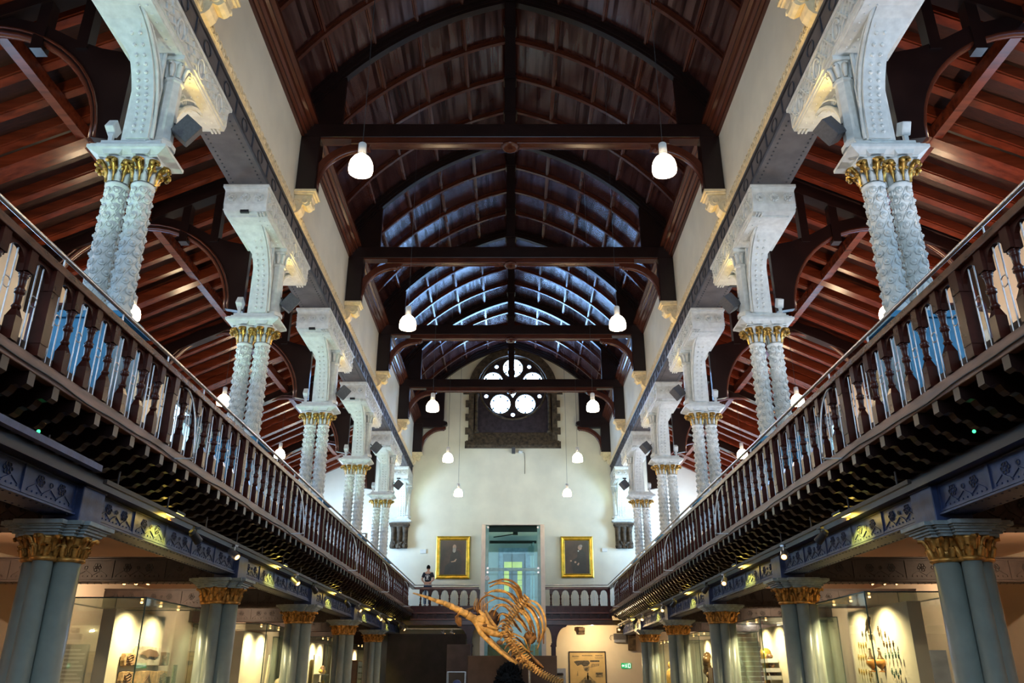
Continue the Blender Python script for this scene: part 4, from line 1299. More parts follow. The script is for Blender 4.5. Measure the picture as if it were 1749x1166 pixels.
# ================================================================== TRACKS, SPOTLIGHTS, AMBER LAMPS
def atX(u, v, X):
    """a pixel of the photograph on the upright plane x = X"""
    dx = u - 876.0; dy = 583.0 - v
    z = FPX * sin(PITCH) + dy * cos(PITCH); y = FPX * cos(PITCH) - dy * sin(PITCH)
    k = (X - EYE.x) / dx
    return Vector((X, y * k, EYE.z + z * k))
for s in (-1, 1):
    t = thing('lighting_track', 'thin dark lighting track hung under the %s gallery brackets' % SIDE[s], 'lighting track')
    MB().box(s*4.60, s*4.645, 9.3, 37.4, 3.55, 3.60).build('track', BRN_G, t)
    y = 9.6; hgm = MB().cyl((0, 0, 3.6), (0, 0, 3.76), 0.012, n=6).mesh('hanger')
    while y < 37.4: simple(hgm, 'hanger', BRN_G, t, (s*4.62, y, 0)); y += 1.5
t = thing('lighting_track', 'thicker grey track above the first left column head', 'lighting track')
MB().box(-4.66, -4.58, 3.0, 9.1, 3.64, 3.71).build('track', BLUE_G, t)
for y in (4.0, 6.0, 8.0): MB().cyl((-4.62, y, 3.7), (-4.62, y, 3.76), 0.012, n=6).build('hanger', BRN_G, t)
def make_spot(mt):
    t = thing('track_spotlight', '', 'spotlight')
    m = MB().cyl((0, 0, -0.02), (0, 0, -0.10), 0.012, n=6); m.box(-0.03, 0.03, -0.05, 0.05, -0.03, 0.0); m.build('arm', mt, t)
    d = Vector((0.25, -0.75, -0.6)).normalized(); c = Vector((0, 0, -0.15))
    m = MB().cyl(c - d*0.09, c + d*0.09, 0.055, 0.065, n=14); m.cyl(c - d*0.13, c - d*0.09, 0.035, 0.05, n=12)
    m.build('head', mt, t)
    MB().cyl(c + d*0.088, c + d*0.095, 0.045, n=12).build('bulb', BULB, t, 'glowing warm bulb')
    return t
spB = make_spot(BLACK); spW = make_spot(STEEL); fb = fw = True
SPN = 0
for s in (-1, 1):
    for i in range(5):
        for j, dy_ in enumerate((2.3, 4.1) if i < 4 else (1.9, 3.0)):
            bl = (i + j) % 2 == 0
            if bl: o = spB if fb else copy_tree(spB); fb = False
            else: o = spW if fw else copy_tree(spW); fw = False
            o.location = (s*4.622, COLY[i] + dy_, 3.553); o.rotation_euler = (0, 0, (2.4 if bl else 0.9) if s < 0 else (-2.9 if bl else -0.7))
            tag(o, 'small %s spotlight on the track under the %s gallery' % ('black' if bl else 'silver', SIDE[s]), 'spotlight', 'track spotlights, %s, %s gallery' % ('black' if bl else 'silver', SIDE[s]))
    for (x, y, z, g) in ((7.5, 17.65, 3.50, 0), (7.75, 17.65, 3.50, 1), (8.0, 17.65, 3.50, 0), (6.9, 19.6, 3.84, 0), (6.9, 12.4, 3.84, 1), (7.1, 23.6, 3.84, 0), (6.6, 30.0, 3.84, 0)):
        o = copy_tree(spB if g else spW); o.location = (s*x, y, z); o.rotation_euler = (0, 0, 0.4*s)
        tag(o, 'small %s ceiling spotlight in the %s ground-floor aisle' % ('black' if g else 'silver', SIDE[s]), 'spotlight', 'aisle ceiling spotlights, %s, %s' % ('black' if g else 'silver', SIDE[s]))
    m = MB().box(s*7.3, s*8.2, 17.63, 17.67, 3.50, 3.53)
    for x in (7.4, 8.1): m.cyl((s*x, 17.65, 3.52), (s*x, 17.65, 3.84), 0.01, n=6)
    tag(m.build('ceiling_track', WHITEP), 'short white lighting track below the %s aisle ceiling' % SIDE[s], 'lighting track')
am = thing('amber_lamp', '', 'lamp')
MB().box(-0.10, 0.10, -0.16, 0.16, 0.02, 0.06).build('housing', BLACK, am)
MB().box(-0.085, 0.085, -0.14, 0.14, 0.0, 0.02).build('amber_glass', LAMP_Y, am, 'glowing amber glass')
first = True
for s in (-1, 1):
    for i in range(5):
        o = am if first else copy_tree(am); first = False
        y = 12.05 + STEP*i if i < 4 else 35.6
        o.location = (s*4.90, y, 3.68)
        tag(o, 'glowing amber lamp tucked above the iron girder, %s side, %s' % (SIDE[s], ORD[i]), 'lamp', 'amber lamps over the girders')
        light('SPOT', 'amber_glow', (s*4.90, y, 3.67), 70, (1.0, 0.70, 0.05), 0.02, None, (s*5.10, y, 3.2), 100, 0.4)
        light('POINT', 'amber_spill', (s*4.90, y - 0.1, 3.64), 1.4, (1.0, 0.66, 0.1), 0.05)
    tag(MB().ball((s*4.62, 7.8, 3.74), 0.018, 8, 6).build('indicator_light', LED), 'tiny green indicator light under the %s gallery edge' % SIDE[s], 'indicator light')
# ground-floor ceiling wash from the aisle spotlights
for s in (-1, 1):
    for y in (8.5, 14.5, 20.5, 26.5, 32.5, 37.5):
        light('SPOT', 'aisle_wash', (s*8.6, y - 0.9, 3.78), 150, (1.0, 0.70, 0.45), 0.04, None, (s*10.2, y + 1.5, 1.6), 140, 0.9)

# ================================================================== DISPLAY CASES
def case(name_label, s, xf, y0, y1, zt, depth=1.75, ps=0.55, pe=0.12):
    t = thing('display_case', name_label, 'display case')
    xa, xb = xf, xf + depth
    X = lambda v: s*v
    MB().box(X(xa - 0.03), X(xb + 0.03), y0 - 0.03, y1 + 0.03, 0, 0.55).build('plinth', DARKP, t, bevel=0.01)
    g = MB()
    g.box(X(xa), X(xa + 0.012), y0, y1, 0.55, zt)
    g.box(X(xb - 0.012), X(xb), y0, y1, 0.55, zt)
    g.box(X(xa + 0.013), X(xb - 0.013), y0, y0 + 0.012, 0.55, zt)
    g.box(X(xa + 0.013), X(xb - 0.013), y1 - 0.012, y1, 0.55, zt)
    g.box(X(xa), X(xb), y0, y1, zt, zt + 0.012)
    g.build('glass', GLASS, t)
    e = MB()
    for (x, y) in ((xa, y0), (xb, y0), (xa, y1), (xb, y1)): e.box(X(x - 0.008), X(x + 0.008), y - 0.008, y + 0.008, 0.55, zt + 0.015)
    for y in (y0, y1): e.box(X(xa), X(xb), y - 0.006, y + 0.006, zt, zt + 0.02)
    for x in (xa, xb): e.box(X(x - 0.006), X(x + 0.006), y0, y1, zt, zt + 0.02)
    e.build('glass_edge', GEDGE, t)
    MB().box(X(xa + 0.70), X(xa + 0.92), y0 + ps, y1 - pe, 0.55, zt - 0.12).build('back_panel', CASEB, t)
    m = MB()
    for k in range(3): m.cyl((X(xa + 0.28), y0 + 0.5 + k*0.8, zt - 0.01), (X(xa + 0.28), y0 + 0.5 + k*0.8, zt - 0.04), 0.02, n=10)
    m.build('downlight', BULB, t)
    for k in range(2):
        light('SPOT', 'case_downlight', (X(xa + 0.28), y0 + 0.95 + k*1.1, zt - 0.06), 95, (1.0, 0.80, 0.45), 0.02, None, (X(xa + 0.60), y0 + 1.0 + k*1.1, 1.0), 140, 1.0)
    return t
CL = [13.65, 20.6, 27.6, 34.2]; CR = [13.55, 19.5, 26.1, 32.4]
for k in range(4):
    case('glass display case with lit cream back panel, left aisle, %s' % ORD[k], -1, 5.80, CL[k], CL[k] + 2.75, 2.66)
    case('glass display case with lit cream back panel, right aisle, %s' % ORD[k], 1, 5.66, CR[k], CR[k] + 2.7, 2.74, 1.75, 0.12, 0.06)

FOSS = mat('fossil_sandstone', (0.55, 0.34, 0.15), 0.8, 0, 0.25, 12, 0.4, 40)
SLATE = mat('pale_slate', (0.48, 0.42, 0.32), 0.7, 0, 0.15, 10, 0.3, 40)
FOSD = mat('fossil_brown', (0.16, 0.08, 0.035), 0.7, 0, 0.2, 20)
def slab(u0, u1, v0, v1, label, mt, fossil=None):
    X = -6.48
    a = atX(u0, v0, X); b = atX(u1, v1, X)
    y0, y1 = a.y, b.y; zt, zb = (a.z + atX(u1, v0, X).z)/2, (b.z + atX(u0, v1, X).z)/2
    t = thing('fossil_slab', label, 'fossil', (X, (y0 + y1)/2, zb))
    w = (y1 - y0)/2; h = zt - zb
    rnd = random.Random(int(u0))
    p = [(-w*0.9, 0), (w*0.95, 0.01), (w, h*0.5), (w*0.93, h*0.97), (0, h), (-w*0.95, h*0.96), (-w, h*0.4)]
    p = [(y + rnd.uniform(-.01, .01), z) for y, z in p]
    MB().prism(p, 'x', 0.0, 0.07).build('slab', mt, t, bevel=0.01)
    m = MB()
    if fossil == 'fish':
        q = [(-w*0.75, h*0.55), (-w*0.55, h*0.72), (-w*0.1, h*0.86), (w*0.5, h*0.78), (w*0.78, h*0.55), (w*0.45, h*0.45), (0, h*0.5), (-w*0.2, h*0.4), (-w*0.4, h*0.52)]
        m.prism(q, 'x', 0.07, 0.09); m.bar((0.085, w*0.35, h*0.45), (0.085, w*0.45, h*0.33), 0.02, 0.015, (1, 0, 0))
    elif fossil == 'leaf':
        m.bar((0.08, -w*0.5, h*0.1), (0.08, w*0.1, h*0.8), 0.014, 0.012, (1, 0, 0)); m.bar((0.08, w*0.1, h*0.8), (0.08, w*0.35, h*0.3), 0.014, 0.012, (1, 0, 0)); m.bar((0.08, -w*0.2, h*0.35), (0.08, w*0.3, h*0.2), 0.014, 0.012, (1, 0, 0))
    else:
        for k in range(5): m.tube([(0.075, -w*0.6 + w*1.2*j/6, h*(0.15 + 0.16*k) + 0.02*sin(j + k)) for j in range(7)], 0.007, 4)
    m.build('fossil', FOSD, t)
slab(207, 223, 1115, 1137, 'small rusty fossil slab left of the fish slab in the glass case', FOSS)
slab(229, 266, 1103, 1137, 'pale stone slab with a fossil fish in the first left case', SLATE, 'fish')
slab(268, 281, 1113, 1137, 'narrow brown fossil slab right of the fish slab', FOSD, 'x')
slab(202, 218, 1146, 1172, 'rusty stone slab in the lower left of the fossil display', FOSS)
slab(229, 259, 1145, 1176, 'sandstone slab with a branching fossil below the fish slab', FOSS, 'leaf')
slab(264, 277, 1145, 1174, 'upright orange fossil slab at the lower right of the display', FOSS)
# information board and label stand in the first left aisle bay
t = thing('information_board', 'pale grey board with rows of small print inside the first left case', 'information board')
a = at(106, 1100, 17.5); b = at(143, 1152, 17.5)
MB().box(a.x, b.x, 17.5, 17.56, 0.0, a.z).build('board', mat('pale_board', (0.42, 0.42, 0.38), 0.6), t)
m = MB()
for k in range(9):
    z = a.z - 0.12 - k*0.075; m.box(a.x + 0.05, b.x - (0.05 if k % 3 else 0.14), 17.49, 17.5, z, z + 0.028)
m.build('print', WHITEP, t)
t = thing('specimen_photo_stand', 'small dark and green label panels standing at the far end of the first left case', 'label stand', (-6.2, 16.15, 0.55))
m = MB(); m.box(-0.02, 0.0, -0.16, 0.0, 0.0, 0.95); m.build('dark_panel', BLACK, t)
MB().box(0.03, 0.05, -0.02, 0.14, 0.0, 1.15).build('green_panel', mat('moss_print', (0.16, 0.19, 0.10), 0.6, 0, 0.4, 30), t)

# right case 1: perched bird, two urns, rows of small bronzes
BRZ = mat('dark_bronze', (0.13, 0.075, 0.03), 0.4, 0.6, 0.2, 20)
AMB = mat('amber_glazed_pottery', (0.50, 0.22, 0.045), 0.35, 0, 0.15, 10)
VERD = mat('green_bronze', (0.10, 0.19, 0.13), 0.5, 0.3, 0.2, 20)
GOLDF = mat('gold_figurine', (0.62, 0.40, 0.08), 0.35, 0.7, 0.2, 20)
XP = 6.31
p = atX(1482, 1068, XP)
t = thing('perched_bird', 'dark bird mounted at the top of the lit panel in the first right case', 'bird', p)
m = MB().tube([(0, -0.16, 0.17), (0, -0.12, 0.15), (0, -0.04, 0.06), (0, 0.06, -0.05), (0, 0.2, -0.15)][::1], [0.03, 0.045, 0.06, 0.04, 0.012], 10)
m.ball((0, -0.14, 0.16), 0.048, 8, 6); m.lathe([(0.015, 0), (0.001, 0.05)], (0, -0.19, 0.15), 6, True, Matrix(((1,0,0),(0,0,-1),(0,1,0))))
m.build('body', BRZ, t)
MB().cyl((0, 0.0, -0.02), (0, 0.0, -0.18), 0.012, n=6).cyl((0, 0.04, -0.03), (0, 0.04, -0.18), 0.010, n=6).build('legs', BRZ, t)
MB().box(-0.02, 0.06, -0.06, 0.1, -0.21, -0.18).build('perch', CASEB, t)
t.scale = (0.72,)*3
def urn(u, v, label, finial):
    p = atX(u, v, XP)
    t = thing('urn', label, 'urn', p)
    MB().lathe([(0.09, -0.20), (0.085, -0.18), (0.03, -0.16), (0.03, -0.13), (0.08, -0.08), (0.145, 0.0), (0.15, 0.08), (0.11, 0.13)], n=18).build('bowl', AMB, t)
    m = MB().lathe([(0.112, 0.13), (0.08, 0.16), (0.04, 0.22), (0.03, 0.32), (0.02, 0.36)], n=12)
    m.ball((0.0, 0, 0.40), 0.035, 8, 6); m.bar((0, -0.09*finial, 0.36), (0, 0.07, 0.33), 0.02, 0.02, (1, 0, 0))
    m.build('figured_lid', BRZ, t); t.scale = (0.62,)*3
urn(1489, 1134, 'amber pottery urn with dark figured lid, left one of the pair in the lit case', 1)
urn(1505, 1134, 'amber pottery urn with dark figured lid, right one of the pair in the lit case', -1)
fg = thing('small_figurine', '', 'figurine')
m = MB().tube([(0, 0, -0.07), (0, 0.01, -0.02), (0, 0, 0.03), (0, 0, 0.055)], [0.014, 0.022, 0.028, 0.012], 7); m.ball((0, 0, 0.075), 0.019, 7, 5); m.bar((0, -0.035, 0.01), (0, 0.03, 0.035), 0.012, 0.012, (1, 0, 0))
m.build('figure', BRZ, fg)
MB().cyl((0.0, 0, -0.21), (0.0, 0, -0.06), 0.004, n=5).build('pin', GOLDF, fg)
fig2 = copy_tree(fg); fig3 = copy_tree(fg)
for o_, mt_ in ((fig2, GOLDF), (fig3, VERD)):
    me = o_.children[0].data.copy() if o_.children[0].name.startswith('figure') else o_.children[1].data.copy()
    me.materials.clear(); me.materials.append(mt_)
    for c in o_.children:
        if c.name.startswith('figure'): c.data = me
usedf = {0: True, 1: True, 2: True}
protos = (fg, fig2, fig3)
names3 = ('dark bronze', 'golden', 'green bronze')
def figs(pts, kind, where):
    for (u, v) in pts:
        o = protos[kind] if usedf[kind] else copy_tree(protos[kind]); usedf[kind] = False
        o.location = atX(u, v, XP); o.scale = (0.62,)*3
        tag(o, 'tiny %s figurine on a pin in the first right case, %s' % (names3[kind], where), 'figurine', 'pinned figurines, %s, %s' % (names3[kind], where))
figs([(1473, 1083), (1479, 1083), (1484, 1082), (1500, 1074), (1486, 1088), (1502, 1082)], 0, 'beneath the bird')
figs([(1467, 1102), (1471, 1103), (1475, 1103), (1479, 1102), (1467, 1123), (1471, 1124), (1475, 1123), (1479, 1122)], 1, 'left of the urns')
figs([(1468, 1146), (1472, 1148), (1476, 1149), (1480, 1148), (1485, 1150), (1489, 1152), (1487, 1160)], 1, 'below the urns')
figs([(1512, 1084), (1510, 1100), (1515, 1102), (1520, 1101), (1526, 1100)], 0, 'upper right rows')
figs([(1513, 1121), (1519, 1120), (1525, 1120), (1530, 1119), (1535, 1120)], 2, 'middle right row')
figs([(1524, 1147), (1531, 1148), (1538, 1147), (1528, 1153), (1535, 1155)], 2, 'lowest right row')
# tall grey label panel behind the first right case
tag(MB().box(7.6, 8.9, 17.8, 17.9, 0, 2.0).build('backdrop_board', mat('pale_blue_panel', (0.42, 0.50, 0.66), 0.6)), 'pale blue information panel standing behind the first right case', 'board')

# second left case: tall pale skeleton-like sculpture and skull
p = atX(457, 1150, -6.15); t = thing('carved_figure', 'thin pale branching specimen lit from above in the second left case', 'specimen', (p.x, p.y, 0.55))
m = MB().tube([(0, -0.3, 0), (0, -0.25, 0.5), (0, -0.1, 0.8), (0, -0.05, 1.1), (0, -0.02, 1.45)], [0.05, 0.05, 0.04, 0.03, 0.012], 8)
m.tube([(0, -0.1, 0.8), (0, 0.05, 0.95), (0, 0.1, 1.15), (0, 0.02, 1.22), (0, -0.06, 1.12)], [0.03, 0.03, 0.025, 0.02, 0.01], 7)
m.tube([(0, -0.25, 0.5), (0, 0.0, 0.6), (0, 0.12, 0.5)], [0.035, 0.03, 0.012], 7)
m.build('stem', CREAM, t)
p = atX(478, 1158, -6.1); t = thing('animal_skull', 'pale animal skull on the right of the second left case', 'skull', (p.x, p.y, 1.25))
m = MB().ball((0, 0, 0.08), 0.16, 12, 8, (0.8, 1.1, 0.85)); m.tube([(0, 0.05, 0.05), (0, 0.22, 0.0), (0, 0.32, -0.04)], [0.11, 0.07, 0.035], 8); m.build('cranium', CREAM, t)
m = MB().box(-0.15, 0.15, -0.25, 0.35, -0.7, -0.08); m.build('stand', CASEB, t)
# third left case: stepped shelf with minerals
t = thing('mineral_shelf', 'narrow stepped white shelf in the third left case', 'shelf', (-6.2, 28.9, 0.55))
m = MB().box(-0.2, -0.16, -0.5, 0.5, 0, 1.6); m.build('back', CASEB, t)
for z in (0.2, 0.6, 1.0): MB().box(-0.16, 0.14, -0.45, 0.45, z, z + 0.03).build('ledge', WHITEP, t)
YEL = mat('yellow_mineral', (0.65, 0.45, 0.06), 0.4, 0, 0.3, 20)
for k, (dy_, z, r) in enumerate(((-0.25, 1.03, 0.09), (0.05, 1.03, 0.15), (0.3, 1.03, 0.08), (-0.2, 0.63, 0.1), (0.2, 0.63, 0.12), (0.0, 0.23, 0.14))):
    m = MB(); rnd = random.Random(k)
    for q in range(9): m.ball((rnd.uniform(-.04, .04), rnd.uniform(-r, r)*0.6, r*0.5 + rnd.uniform(0, r)*0.9), r*0.45, 6, 4)
    tag(m.build('mineral', (YEL, FOSD)[k % 2], loc=(-6.2, 28.9 + dy_, 0.55 + z - r*0.06)), ('bright yellow' if k % 2 == 0 else 'dark brown') + ' lumpy mineral specimen on the stepped shelf', 'mineral', 'minerals on the stepped shelf, ' + ('yellow' if k % 2 == 0 else 'brown'))
# fourth left case: red-brown specimen cabinet with white insect tray
t = thing('specimen_cabinet', 'red-brown wooden cabinet with a white tray of dark insects, far left case', 'cabinet', (-6.25, 35.3, 0.55))
MB().box(-0.2, 0.2, -0.75, 0.75, 0, 1.55).build('case_body', W_RED, t, bevel=0.01)
MB().box(0.2, 0.215, -0.6, 0.65, 0.1, 1.5).build('tray', WHITEP, t)
m = MB(); rnd = random.Random(5)
for k in range(34):
    y, z = -0.5 + 0.2*(k % 6) + rnd.uniform(-.03, .03), 0.2 + 0.22*(k//6); m.ball((0.22, y, z), 0.05, 6, 4, (0.3, 1, 0.6))
m.build('insect', BLACK, t); t.children[-1]['kind'] = 'stuff' if t.children else None
# second right case: gold horn and three little shelves
p = atX(1307, 1128, 6.25); t = thing('gold_horn', 'large yellow curled horn on the panel of the second right case', 'horn', p)
m = MB().tube([(0, -0.05, 0.22), (0, -0.15, 0.08), (0, -0.12, -0.12), (0, 0.0, -0.22), (0, 0.1, -0.12), (0, 0.08, 0.0)], [0.12, 0.14, 0.12, 0.09, 0.05, 0.03], 12); m.build('shell', GOLDF, t)
m = MB().tube([(0, 0.0, -0.2), (0, -0.02, -0.5), (0, 0.02, -0.9)], [0.05, 0.07, 0.10], 8); m.build('trunk', AMB, t)
for k, (u, v) in enumerate(((1314, 1127), (1318, 1143), (1320, 1156))):
    p = atX(u, v, 6.22)
    tag(MB().box(-0.12, 0.12, -0.3, 0.3, -0.06, 0.03).build('small_shelf', WHITEP, loc=p), 'little white shelf in the second right case, %s of three' % ('topmost', 'middle', 'lowest')[k], 'shelf')
    tag(MB().ball((0, -0.1, 0.0), 0.07, 8, 5, (1, 1.2, 0.8)).ball((0, 0.08, 0.0), 0.05, 8, 5, (1, 1, 1.4)).build('carved_piece', FOSD, loc=p + Vector((0, 0, 0.085))), 'small dark carving on the %s little white shelf' % ('topmost', 'middle', 'lowest')[k], 'carving')
# third right case: dark totem and brown board
p = atX(1208, 1125, 6.2); t = thing('carved_totem', 'dark carved totem of stacked faces in the third right case', 'totem', (p.x, p.y, 0.55))
m = MB(); rnd = random.Random(9)
for k in range(14): m.ball((rnd.uniform(-.05, .05), rnd.uniform(-.16, .16), 0.12 + k*0.11), 0.13 if k > 8 else 0.09, 8, 6)
m.build('carving', BRZ, t)
tag(MB().box(6.05, 6.2, 26.45, 27.0, 0.55, 1.75).build('wooden_tablet', W_RED), 'tall red-brown wooden tablet in the third right case', 'tablet')
# fourth right case: ochre draped figure
t = thing('draped_figure', 'ochre draped standing figure in the far right case', 'statue', (6.15, 33.9, 0.55))
m = MB().tube([(0, 0, 0), (0, 0.03, 0.5), (0, -0.02, 0.9), (0, 0.0, 1.15), (0, 0, 1.25)], [0.2, 0.16, 0.2, 0.16, 0.06], 12); m.ball((0, 0, 1.36), 0.12, 10, 7, (0.9, 0.9, 1.2))
m.tube([(0, -0.15, 1.0), (0, -0.34, 0.8), (0, -0.36, 0.6)], [0.07, 0.06, 0.05], 8); m.tube([(0, 0.15, 1.0), (0, 0.3, 0.75), (0, 0.34, 0.55)], [0.07, 0.06, 0.07], 8)
m.build('figure', mat('ochre_wood', (0.5, 0.30, 0.07), 0.5, 0, 0.2, 12), t)
m = MB().lathe([(0.02, 1.46), (0.03, 1.52), (0.001, 1.62)], (0, -0.04, 0), 6); m.build('crest', FOSD, t)

# ================================================================== STAIRS (right aisle, far end)
t = thing('staircase', 'staircase with pale treads and red-brown risers at the far end of the right aisle', 'staircase', (0, 0, 0))
for k in range(20):
    z = 0.19*(k + 1); y = 32.6 + 0.27*k
    MB().box(8.9, 10.35, y, y + 0.30, z - 0.035, z).build('tread', WHITEP, t)
    MB().box(8.95, 10.3, y + 0.01, y + 0.03, z - 0.19, z - 0.035).build('riser', W_RED, t)
m = MB().prism([(32.6, 0), (33.0, 0), (38.2, 3.62), (38.0, 3.8), (32.6, 0.19)], 'x', 8.84, 8.9)
m.build('string_board', W_BAL, t)
m = MB()
for k in range(20):
    z = 0.19*(k + 1); y = 32.75 + 0.27*k
    m.cyl((8.93, y, z), (8.93, y, z + 0.9), 0.014, n=6)
m.bar((8.93, 32.6, 1.0), (8.93, 38.0, 4.82), 0.06, 0.06)
m.build('stair_balustrade', W_BAL, t)
light('POINT', 'stair_lamp', (9.4, 33.5, 3.5), 60, (1.0, 0.88, 0.8), 0.03)

# ================================================================== END WALL
# door to the gallery
dr = struct(MB().box(-0.62, 0.89, YB - 0.05, YB, 4.4, 7.2).build('door_1', mat('white_door_frame', (0.62, 0.70, 0.78), 0.5)), 'white framed doorway behind the lift')
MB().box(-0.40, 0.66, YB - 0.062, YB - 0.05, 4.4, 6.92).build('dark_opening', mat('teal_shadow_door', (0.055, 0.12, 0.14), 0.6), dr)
LEAD = mat('lead_came', (0.05, 0.05, 0.03), 0.5)
for (a, b, z0, z1) in ((-0.35, 0.02, 6.28, 6.55), (0.05, 0.50, 6.28, 6.55), (-0.35, -0.12, 5.2, 6.15), (0.28, 0.50, 5.2, 6.15)):
    MB().box(a, b, YB - 0.075, YB - 0.062, z0, z1).build('stained_pane', windowmat('yellow_stained_glass', (0.62, 0.62, 0.03), 0.8, 3), dr)
m = MB()
for z in (5.45, 5.7, 5.95): m.box(-0.35, 0.5, YB - 0.08, YB - 0.075, z, z + 0.02)
m.box(0.02, 0.05, YB - 0.08, YB - 0.062, 5.0, 6.6)
m.build('leading', LEAD, dr)

# glass lift
lf_ = thing('glass_lift', 'tall green glass lift shaft with steel corner panels between the two portraits', 'lift', (0.07, 37.6, 0))
ZL = 7.92
for s in (-1, 1):
    MB().box(s*1.24, s*1.43, 0, 0.05, 0, ZL).build('steel_panel', PANELM, lf_, bevel=0.004)
    MB().box(s*1.20, s*1.40, 1.5, 1.56, 0, ZL).build('rear_steel_panel', PANELM, lf_)
    MB().box(s*1.10, s*1.24, 0.02, 0.12, 0, ZL - 0.05).build('glass_post', mat('teal_glass_frame', (0.10, 0.27, 0.28), 0.2, 0, 0.1, 3), lf_)
    MB().box(s*1.385, s*1.40, 0.08, 1.5, 0, ZL - 0.02).build('side_glass', GLASSG, lf_)
m = MB().box(-1.43, 1.43, -0.005, 0.06, ZL - 0.035, ZL); m.box(-1.43, 1.43, 0.06, 1.56, ZL - 0.03, ZL + 0.01)
m.build('top_frame', PANELM, lf_)
MB().box(-1.12, 1.12, 0.03, 0.045, 0.0, ZL - 0.06).build('front_glass', GLASSG, lf_)
m = MB().box(-1.2, 1.2, 0.0, 0.03, 5.86, 5.99); m.build('glass_cross_band', mat('teal_band', (0.16, 0.38, 0.40), 0.2), lf_)
m = MB()
for s in (-1, 1):
    for z in (ZL - 0.14, 5.98, 5.80, 3.9): m.cyl((s*1.13, -0.03, z), (s*1.13, 0.02, z), 0.045, n=12)
m.build('clamp_bolt', STEEL, lf_)
m = MB().box(-1.1, 1.1, 1.40, 1.48, 7.28, 7.40); m.box(-1.2, 1.2, 0.1, 1.4, 7.80, 7.85)
m.build('overhead_beam', BRN_G, lf_)
m = MB().tube([(-0.9, 0.7, 7.45), (-0.4, 0.7, 7.52), (0.1, 0.7, 7.60)], 0.025, 6); m.box(0.0, 0.22, 0.6, 0.8, 7.56, 7.68); m.build('cable_anchor', BLACK, lf_)
m = MB().box(0.92, 0.98, 1.2, 1.3, 0, 7.3); m.box(0.80, 0.86, 1.2, 1.3, 0, 7.0); m.build('guide_rail', STEEL, lf_)
m = MB().box(0.68, 0.95, 1.0, 1.1, 6.7, 7.1); m.ball((0.88, 0.95, 7.15), 0.05, 8, 6); m.build('motor_box', WHITEP, lf_)
MB().ball((-1.15, -0.01, 5.55), 0.11, 10, 6, (1, 0.2, 1)).build('round_sticker', WHITEP, lf_)
MB().box(-1.1, 1.1, 1.42, 1.46, 4.25, 4.45).build('landing_sill', STEEL, lf_)

# portraits
SKIN = mat('painted_flesh', (0.50, 0.30, 0.20), 0.6); HAIRG = mat('painted_grey_beard', (0.36, 0.30, 0.24), 0.6)
CANV = mat('dark_brown_canvas', (0.055, 0.026, 0.018), 0.35, 0, 0.35, 1.6); COATM = mat('painted_black_coat', (0.020, 0.018, 0.018), 0.4, 0, 0.2, 4)
CHAIRM = mat('painted_red_chair', (0.16, 0.03, 0.02), 0.5); GOLDFR = mat('bright_gold_frame', (0.85, 0.50, 0.05), 0.32, 0.6, 0.15, 5)
def portrait(cx, w, h, z0, label, who):
    t = thing('portrait', label, 'painting', (cx, YB, z0))
    f = 0.20
    m = MB()
    # mitred moulded frame: rings of quads
    pr = [(0.0, 0.0), (0.0, -0.09), (0.04, -0.115), (0.07, -0.085), (0.12, -0.075), (0.145, -0.095), (0.165, -0.06), (f, -0.03), (f, 0.0)]
    n = len(pr); vs = []
    for (sx, sz) in ((-1, 0), (1, 0), (1, 1), (-1, 1)):
        for (q, y) in pr:
            x = sx*(w/2 - q); z = q if sz == 0 else h - q
            vs.append((x, y, z))
    fs = []
    for c in range(4):
        d = (c + 1) % 4
        for k in range(n - 1): fs.append((c*n + k, c*n + k + 1, d*n + k + 1, d*n + k))
    m.add(vs, fs); m.build('frame', GOLDFR, t)
    m = MB(); m.cur = 0
    m.box(-w/2 + f - 0.01, w/2 - f + 0.01, -0.04, -0.02, f - 0.01, h - f + 0.01)
    y = -0.0402
    def poly(pts, mi, lay=1):
        m.cur = mi
        n_ = len(pts); m.add([(p[0], -0.04 - 0.0012*lay, p[1]) for p in pts], [tuple(range(n_))])
    def ell(x, z, rx, rz, mi, lay=1, n_=18): poly([(x + rx*cos(2*pi*k/n_), z + rz*sin(2*pi*k/n_)) for k in range(n_)], mi, lay)
    if who == 0:
        poly([(-0.42, f), (0.40, f), (0.42, 0.85), (0.30, 1.20), (0.16, 1.30), (-0.02, 1.28), (-0.14, 1.05), (-0.16, 0.75), (-0.36, 0.60)], 3, 1)
        m.cur = 4
        m.tube([(0.18, -0.045, 1.36), (0.30, -0.045, 1.34), (0.38, -0.045, 1.27), (0.43, -0.045, 1.15)], 0.008, 5)
        ell(0.06, 1.47, 0.085, 0.125, 1, 2); poly([(-0.02, 1.44), (0.14, 1.44), (0.12, 1.26), (0.04, 1.20), (-0.03, 1.27)], 2, 3)
        poly([(-0.10, 0.80), (0.05, 0.83), (0.14, 0.93), (0.18, 0.91), (0.12, 0.80), (0.0, 0.77), (-0.08, 0.765)], 1, 2)
    else:
        poly([(-0.20, f), (0.42, f), (0.44, 0.9), (0.40, 1.18), (0.22, 1.32), (0.04, 1.22), (0.0, 0.95), (-0.28, 0.78), (-0.30, 0.68)], 3, 1)
        ell(0.14, 1.40, 0.095, 0.12, 1, 2); ell(0.19, 1.47, 0.075, 0.07, 2, 3); poly([(0.02, 1.24), (0.10, 1.28), (0.08, 1.20)], 5, 4)
        ell(-0.09, 0.72, 0.05, 0.045, 1, 2); poly([(-0.02, 0.60), (0.06, 0.70), (0.10, 0.66), (0.05, 0.56)], 1, 2); ell(-0.30, 0.78, 0.045, 0.04, 1, 2)
    m.build('canvas', [CANV, SKIN, HAIRG, COATM, CHAIRM, WHITEP], t)
portrait(-2.79, 1.62, 1.98, 5.77, 'gold-framed portrait of a seated white-bearded man in black, left of the lift', 0)
